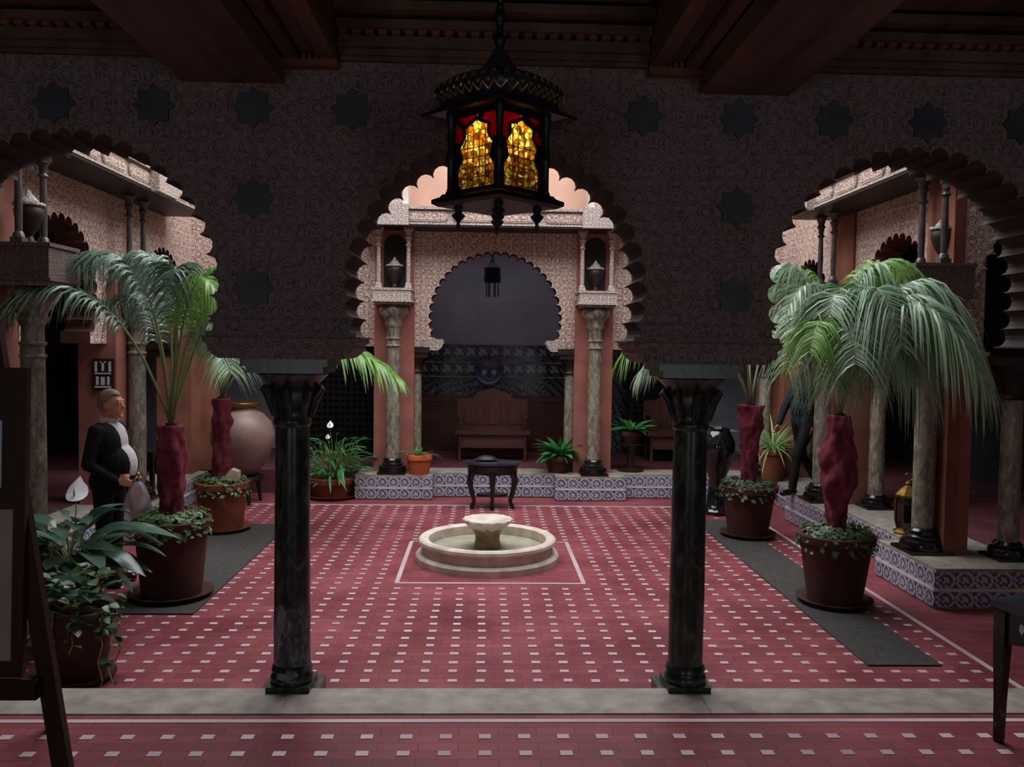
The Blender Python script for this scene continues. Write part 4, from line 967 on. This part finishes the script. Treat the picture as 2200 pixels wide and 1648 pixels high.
palm('potted_palm', 'palm with a red-wrapped trunk in an old pot, farther one on the right side', (2.98, 9.45, 0), 0, .215, .29, .55, zb, [.07, .085, .095, .12, .13],
     [F(zb, (-.6, -.1, 1.6), (-1.45, -.2, .55), LL=.5, droop=.9, mat='palmbright', n=40), F(zb, (-.5, .1, 1.3), (-1.2, .2, .35), LL=.46, droop=1.0, n=36), F(zb, (.2, .1, 1.4), (.6, .2, .8), LL=.4, n=32), F(zb, (.0, .3, 1.4), (.3, .7, .9), LL=.4, n=32), F(zb, (-.2, -.2, 1.3), (-.3, -.5, .7), LL=.4, n=32)], 'terradark', 53)

# long dark carpets under the pots
tag(slab('carpet_runner', '', 'mat', 2.58, 3.08, 5.55, 10.3, .0035, .011), 'dark grey runner under the two right-hand palms', 'carpet', None, 'thing')
tag(slab('carpet_runner', '', 'mat', -2.95, -2.2, 6.6, 9.9, .0035, .011), 'dark grey runner under the two left-hand palms', 'carpet', None, 'thing')
for o in bpy.data.objects:
    if o.name.startswith('potted_palm'): o.location.z = .0112

broad = [leaf_mesh('leaf', .30, .11, b, 7, .3, 'leafgreen') for b in (.35, .55, .8)]
broadd = [leaf_mesh('leaf', .30, .12, b, 7, .3, 'leafdark') for b in (.3, .5, .7)]
narrow = [leaf_mesh('leaf', .42, .022, b, 7, .3, 'leafpale') for b in (.4, .7, 1.1)]
narrowg = [leaf_mesh('leaf', .30, .045, b, 6, .3, 'leafgreen') for b in (.4, .7, 1.0)]
small = [leaf_mesh('leaf', .10, .05, b, 4, .3, 'leafgreen') for b in (.2, .5)]
roundl = [leaf_mesh('leaf', .07, .07, b, 4, .2, 'ivy', .8) for b in (.1, .3)]
def spathe(root, base, top, s=1.0):
    m = MB(); m.tube([base, ((base[0] + top[0]) / 2 + .02, (base[1] + top[1]) / 2, (base[2] + top[2]) / 2), top], [.006, .005, .004], 5); st = m.build('flower_stem', 'stem', root)
    m = MB(); n = 14; vs = [(0, -.012, 0)]
    for k in range(n):
        a = 2 * PI * k / n - PI / 2; q = 1 + (.45 if abs(a - PI / 2) < .2 else 0)
        vs.append((.055 * s * math.cos(a), .012 * math.cos(2 * a) * s, .06 * s * math.sin(a) * q))
    m.add(vs, [(0, 1 + k, 1 + (k + 1) % n) for k in range(n)]); f = m.build('flower', 'whitepetal', st, smooth=True); f.location = (top[0], top[1], top[2] + .03); f.rotation_euler = (math.radians(-38), 0, 0)
    m = MB(); m.lathe([(.006, -.035), (.008, 0), (.004, .04)], 8); sp = m.build('spadix', 'spadix', st, smooth=True); sp.location = (top[0], top[1] - .024 * s, top[2] + .03)
# bush with a white flower at the far left
bu = thing('potted_bush', 'bushy green plant with a white flower in a wide terracotta dish', 'plant', (-2.03, 11.75, 0))
zz = pot(bu, .26, .31, .26, 'terracotta')
leaves(bu, narrowg + small, 240, (.2, .36), (.1, 1.4), (.5, .95), .22, 3, stalk=.42)
spathe(bu, (0, -.05, .3), (-.02, -.1, .96), .8); spathe(bu, (.02, -.05, .3), (-.05, -.1, .80), .55)
# small pots on the far plinth
op = thing('flowerpot', 'orange terracotta pot with a sparse small plant on the far plinth', 'flowerpot', (-.85, 11.70, .3335)); zz = pot(op, .13, .165, .27, 'terraorange', False); leaves(op, small + narrowg, 22, (zz, zz + .03), (.1, 1.2), (.5, .8), .1, 5)
gp = thing('flowerpot', 'bright green leafy plant in a dark pot beside the right column of the far arch', 'flowerpot', (1.08, 11.98, .3335)); zz = pot(gp, .14, .19, .24, 'terradark', False); leaves(gp, narrowg + broad, 70, (zz, zz + .05), (.3, 1.4), (.6, 1.15), .1, 6)
hp_ = thing('plant_stand', 'dark round plant stand in the far right arch', 'stand', (2.12, 12.15, .3335)); m = MB(); m.lathe([(.18, 0), (.19, .02), (.06, .05), (.05, .3), (.08, .36), (.17, .38), (.17, .40)], 18); smooth_angle(m.build('pedestal', 'darkwood', hp_))
h2 = thing('flowerpot', 'broad-leaved green plant on a dark stand in the far right arch', 'flowerpot', (2.12, 12.15, .7345)); zz = pot(h2, .10, .13, .17, 'terradark', False); leaves(h2, broad, 26, (zz, zz + .03), (.2, 1.2), (.7, 1.15), .05, 8)
sp_ = thing('flowerpot', 'spiky pale green plant in a tall brown pot by the right corner column', 'flowerpot', (3.92, 11.42, .3335)); zz = pot(sp_, .14, .17, .42, 'terracotta', False); leaves(sp_, narrow, 95, (zz, zz + .04), (.35, 1.5), (.7, 1.15), .06, 9)
# dark glazed pot and pale leaf behind the right dark column
gj = thing('glazed_pot', 'glossy black glazed pot with bright reflections beside the right dark column', 'pot', (3.02, 10.55, 0)); gj.location = (2.98, 10.75, 0)
m = MB(); m.lathe([(.16, 0), (.19, .05), (.13, .12), (.10, .45), (.16, .6), (.22, .78), (.225, .92), (.17, 1.03), (.15, 1.06), (.16, 1.09), (.13, 1.09), (.12, 1.0), (.0001, 1.0)], 32); smooth_angle(m.build('body', 'glossblack', gj))
m = MB(); m.lathe([(.17, .08), (.175, .10), (.15, .12)], 20); m.build('foot_ring', 'glossblack', gj)
wl = [leaf_mesh('leaf', .55, .075, .15, 7, .3, 'whitepetal')]
inst('leaf', wl[0], gj, (-.1, -.1, .72), (0, -1.35, 2.6))['label'] = 'long pale leaf'
leaves(gj, broadd, 6, (1.0, 1.03), (.5, 1.2), (.6, .9), .05, 12)
# clay jar on the left
js = thing('jar_stand', 'low dark round stand carrying the clay jar', 'stand', (-3.12, 11.3, 0))
m = MB(); m.lathe([(.26, .30), (.27, .32), (.26, .36), (.0001, .36)], 24); m.build('top', 'black', js)
for k in range(4): a = PI / 2 * k + .6; m = MB(); m.tube([(.2 * math.cos(a), .2 * math.sin(a), .31), (.24 * math.cos(a), .24 * math.sin(a), 0)], [.03, .022], 8); m.build('leg', 'black', js)
jr = thing('clay_jar', 'large rounded clay storage jar behind the farther left palm', 'jar', (-3.12, 11.3, .3605))
m = MB(); m.lathe([(r, z * .70) for r, z in [(.15, .0), (.2, .05), (.32, .3), (.39, .58), (.405, .78), (.36, 1.0), (.26, 1.15), (.17, 1.22), (.16, 1.27), (.21, 1.31), (.22, 1.34), (.19, 1.35), (.15, 1.28), (.15, 1.2), (.0001, 1.18)]], 44); smooth_angle(m.build('body', 'clayjar', jr), 50)
m = MB(); m.lathe([(.215, .935), (.225, .942), (.215, .952), (.19, .948)], 30); m.build('rim', 'brass', jr)['label'] = 'yellowish rim'
gk = thing('stone_block', 'small pale stone block lying on the pot of the farther left palm', 'stone', (-2.74, 9.52, .575)); m = MB(); m.prism([(-.07, 0), (.07, 0), (.075, .10), (.0, .13), (-.06, .06)], -.06, .06, lambda u, t, z: (u, t, z)); m.build('block', 'cream', gk)

# near left: trailing plant and broad-leaved plant
iv = thing('potted_ivy', 'trailing ivy in a dark terracotta pot, nearest plant on the left', 'plant', (-2.46, 5.32, 0))
zz = pot(iv, .145, .185, .43, 'terradark'); r_ = random.Random(4)
for k in range(70):
    a = r_.uniform(0, 2 * PI); q = r_.uniform(.02, .24); inst('leaf', r_.choice(roundl), iv, (q * math.cos(a), q * math.sin(a), zz + .05 + r_.uniform(0, .22) - (.25 * max(0, q - .17) / .07)), (r_.uniform(-.6, .6), r_.uniform(-.9, .2), a), (1, 1, 1))
for a, L_ in ((-2.6, .5), (-1.9, .35), (-.5, .55), (-.2, .6), (.3, .4), (3.0, .4), (2.2, .4), (-1.2, .22)):
    m = MB(); pts = [(.1 * math.cos(a), .1 * math.sin(a), zz)] + [((.2 + .03 * math.sin(3 * k)) * math.cos(a), (.2 + .03 * k * .6) * math.sin(a), zz + .06 - L_ * (k / 6) ** 1.3) for k in range(7)]
    m.tube(pts, .004, 4); vn = m.build('vine', 'stem', iv)
    for k in range(9):
        i = r_.randrange(1, 8); p = Vector(pts[i]); inst('leaf', r_.choice(roundl), vn, p, (r_.uniform(-.5, .5), r_.uniform(-.2, .8), a + r_.uniform(-1, 1)), (.9, .9, .9))
leaves(iv, broadd, 10, (zz + .08, zz + .16), (.2, .9), (.5, .8), .1, 14)
bl_ = thing('potted_lily', 'broad-leaved plant with one white flower beside the nearest left palm', 'plant', (-2.86, 6.05, 0))
zz = pot(bl_, .17, .21, .5, 'terradark')
leaves(bl_, broadd, 58, (zz, zz + .06), (.25, 1.1), (.9, 1.45), .1, 15, stalk=.30)
spathe(bl_, (0, -.05, zz), (.10, -.12, 1.03), 1.35)

# ================================================================== people
def caps(m, p, q, r0, r1, n=12, k=5):
    p, q = Vector(p), Vector(q); d = (q - p).normalized(); pts, rs = [], []
    for i in range(k): a = PI / 2 * (1 - i / k); pts.append(p - d * r0 * math.sin(a)); rs.append(max(.0008, r0 * math.cos(a)))
    for i in range(k + 1): a = PI / 2 * i / k; pts.append(q + d * r1 * math.sin(a)); rs.append(max(.0008, r1 * math.cos(a)))
    m.tube(pts, rs, n)
def ell(m, c, rx, ry, rz, n=18):
    m.lathe([(max(.001, math.cos(-PI / 2 + PI * k / 12)), 0) for k in range(0)] or [(max(.0005, math.sin(PI * k / 12)), -math.cos(PI * k / 12)) for k in range(13)], n)
    cnt = 13 * n
    for i in range(len(m.v) - cnt, len(m.v)): x, y, z = m.v[i]; m.v[i] = (c[0] + x * rx, c[1] + y * ry, c[2] + z * rz)
def fuse(m, name, mats, parent, voxel, rule, it=4):
    o = m.build(name, mats, None); md = o.modifiers.new('r', 'REMESH'); md.mode = 'VOXEL'; md.voxel_size = voxel
    sm = o.modifiers.new('s', 'SMOOTH'); sm.factor = .5; sm.iterations = it
    dg = bpy.context.evaluated_depsgraph_get(); me = bpy.data.meshes.new_from_object(o.evaluated_get(dg)); bpy.data.objects.remove(o)
    if not me.materials:
        for a in mats: me.materials.append(M[a])
    for p in me.polygons: p.material_index = rule(p.center, p.normal)
    me.shade_smooth(); b = bpy.data.objects.new(name, me); C.objects.link(b); b.parent = parent; return b
def hand(m, w, d, s, spread, curl):
    """palm and five fingers from the wrist w along d; s = thumb side; curl bends the fingers towards -spread x d"""
    w, d, s = Vector(w), Vector(d).normalized(), Vector(s).normalized(); nrm = d.cross(s).normalized() * curl
    for k in range(4):
        o = s * (.026 - .0175 * k); L = (.072, .08, .074, .058)[k]
        caps(m, w + o * .6, w + d * .08 + o, .014, .012, 8, 3)
        a = w + d * .085 + o; b = a + (d * .8 + nrm * .5).normalized() * L * .45; c = b + (d * .2 + nrm).normalized() * L * .35; e = c + (nrm * .9 - d * .5).normalized() * L * .25
        caps(m, a, b, .0095, .009, 8, 3); caps(m, b, c, .009, .0085, 8, 3); caps(m, c, e, .0085, .0075, 8, 3)
    a = w + d * .025 + s * .025; b = a + (s * .8 + d * .7).normalized() * .04; c = b + (d + nrm * .5).normalized() * .035
    caps(m, a, b, .013, .0105, 8, 3); caps(m, b, c, .0105, .009, 8, 3)
def head(m, c, s=1.0):   # looks along +x
    x, y, z = c
    ell(m, (x - .01, y, z + .02), .098 * s, .078 * s, .105 * s); ell(m, (x + .02, y, z - .04), .075 * s, .062 * s, .085 * s)
    caps(m, (x + .085, y, z + .02), (x + .108, y, z - .018), .010, .015, 8, 3)       # nose
    caps(m, (x + .08, y - .02, z - .055), (x + .08, y + .02, z - .055), .010, .010, 8, 3)   # lips
    ell(m, (x + .072, y, z - .095), .026, .03, .022); caps(m, (x + .08, y - .04, z + .04), (x + .08, y + .04, z + .04), .012, .012, 8, 3)
    for s_ in (-1, 1): ell(m, (x - .01, y + s_ * .078, z - .005), .022, .012, .034)
def face_parts(b, c):
    x, y, z = c
    for s_ in (-1, 1):
        m = MB(); m.lathe([(max(.0004, .011 * math.sin(PI * k / 6)), -.011 * math.cos(PI * k / 6)) for k in range(7)], 10); e = m.build('eye', 'shirt', b, smooth=True); e.location = (x + .083, y + s_ * .03, z + .018)
        m = MB(); m.lathe([(max(.0004, .006 * math.sin(PI * k / 6)), -.006 * math.cos(PI * k / 6)) for k in range(7)], 8); q = m.build('iris', 'black', e, smooth=True); q.location = (.0075, 0, 0)
def hair(b, c, s=1.0):
    x, y, z = c; m = MB(); ell(m, (x - .018, y, z + .028), .108 * s, .087 * s, .113 * s, 28); o = m.build('hair', 'hair', b, smooth=True)
    bm = bmesh.new(); bm.from_mesh(o.data); dl = [f for f in bm.faces if (f.calc_center_median().x > x + .015 and f.calc_center_median().z < z + .085) or f.calc_center_median().z < z - .055 or (abs(f.calc_center_median().y - y) > .06 and f.calc_center_median().x > x - .04 and f.calc_center_median().z < z + .02)]
    bmesh.ops.delete(bm, geom=dl, context='FACES'); bm.to_mesh(o.data); bm.free(); md = o.modifiers.new('t', 'SOLIDIFY'); md.thickness = .012; return o

# man in black, standing in profile, facing right, holding a bag in front of him
mn = thing('person', 'person in black suit and open white shirt standing in profile, holding a plastic bag', 'person', (-3.19, 7.45, 0), math.radians(-8))
m = MB()
for s in (-1, 1):
    caps(m, (0, s * .09, .86), (.01, s * .095, .47), .098, .066); caps(m, (.01, s * .095, .47), (-.015, s * .10, .09), .064, .052)
    caps(m, (-.04, s * .10, .05), (.14, s * .115, .035), .045, .038)
    caps(m, (-.01, s * .175, 1.33), (-.045, s * .235, 1.06), .066, .054); caps(m, (-.045, s * .235, 1.06), (.13, s * .15, .93), .052, .04)
    hand(m, (.15, s * .135, .915), (.85, -s * .45, -.25), (.3, -s * .2, .9), 0, s)
ell(m, (.0, 0, .90), .15, .185, .15); ell(m, (.075, 0, 1.04), .175, .175, .19); ell(m, (.02, 0, 1.22), .145, .19, .19); ell(m, (-.01, 0, 1.33), .105, .20, .085)
caps(m, (-.01, 0, 1.36), (.012, 0, 1.47), .06, .056)
hc = (.03, 0, 1.545); head(m, hc)
def rule(c, n):
    if c.z > 1.40: return 0
    if c.x > .145 and c.z > .84 and c.z < 1.0 and abs(c.y) < .16 and (c - Vector((.2, 0, .92))).length < .15 and c.x > .17 and abs(c.y) > .03 and c.z < .97 and n.x < .95 and (abs(c.y) > .05): return 0
    if n.x > .3 and abs(c.y + .02) < .05 + .03 * max(0, c.z - 1.2) and .95 < c.z: return 2
    if c.z < .085: return 3
    return 1
bo = fuse(m, 'body', ['skin', 'suit', 'shirt', 'blackgloss'], mn, .0085, rule)
face_parts(bo, hc); hair(bo, hc)
m = MB(); m.lathe([(.075, 1.395), (.082, 1.42), (.07, 1.445), (.066, 1.435), (.07, 1.40)], 20, c=(0, 0, 0), sx=1, sy=.95); m.build('collar', 'shirt', mn, smooth=True)
bg = thing('plastic_bag', 'crumpled clear grey plastic bag hanging from the hands of the person in black', 'bag', (-2.93, 7.40, .56), math.radians(-8))
m = MB(); m.lathe([(.05, 0), (.10, .02), (.115, .12), (.10, .22), (.06, .30), (.025, .335)], 24, sy=.8, wob=lambda th, z: 1 + .13 * math.sin(4 * th + 13 * z) + .07 * math.sin(9 * th - 20 * z)); m.build('sack', 'bag', bg, smooth=True)
m = MB(); m.tube([(-.01, -.015, .33), (-.015, -.02, .36), (-.005, .0, .38), (.01, .015, .36), (.005, .01, .33)], .008, 6); m.build('handle', 'bag', bg, smooth=True)

# person walking in the right arcade, mostly behind the palm
wk = thing('person', 'person in dark navy clothes walking behind the nearest right palm', 'person', (3.92, 10.35, .334), math.radians(200))
m = MB()
caps(m, (0, .09, .86), (.16, .09, .48), .095, .066); caps(m, (.16, .09, .48), (.22, .09, .10), .063, .05); caps(m, (.20, .09, .05), (.37, .10, .04), .044, .037)
caps(m, (0, -.09, .86), (-.06, -.09, .47), .095, .066); caps(m, (-.06, -.09, .47), (-.30, -.09, .14), .063, .05); caps(m, (-.32, -.09, .10), (-.18, -.095, .04), .044, .037)
for s in (-1, 1):
    e = (-.05 - s * .14, s * .23, 1.06); caps(m, (-.01, s * .17, 1.33), e, .064, .052); w = (e[0] + .10, s * .22, .84); caps(m, e, w, .05, .036); hand(m, w, (.3, 0, -.95), (.9, -s * .3, .2), 0, -s)
ell(m, (0, 0, .90), .135, .175, .15); ell(m, (.02, 0, 1.06), .135, .17, .19); ell(m, (.01, 0, 1.22), .135, .19, .19); ell(m, (-.01, 0, 1.33), .10, .20, .085)
caps(m, (-.01, 0, 1.36), (.012, 0, 1.47), .058, .054); head(m, hc)
b2 = fuse(m, 'body', ['skin', 'navy', 'suit', 'blackgloss'], wk, .0095, lambda c, n: 0 if c.z > 1.41 or (.60 < c.z < .835 and abs(c.y) > .17) else (3 if c.z < .085 else (2 if c.z < .84 else 1)))
face_parts(b2, hc); hair(b2, hc)
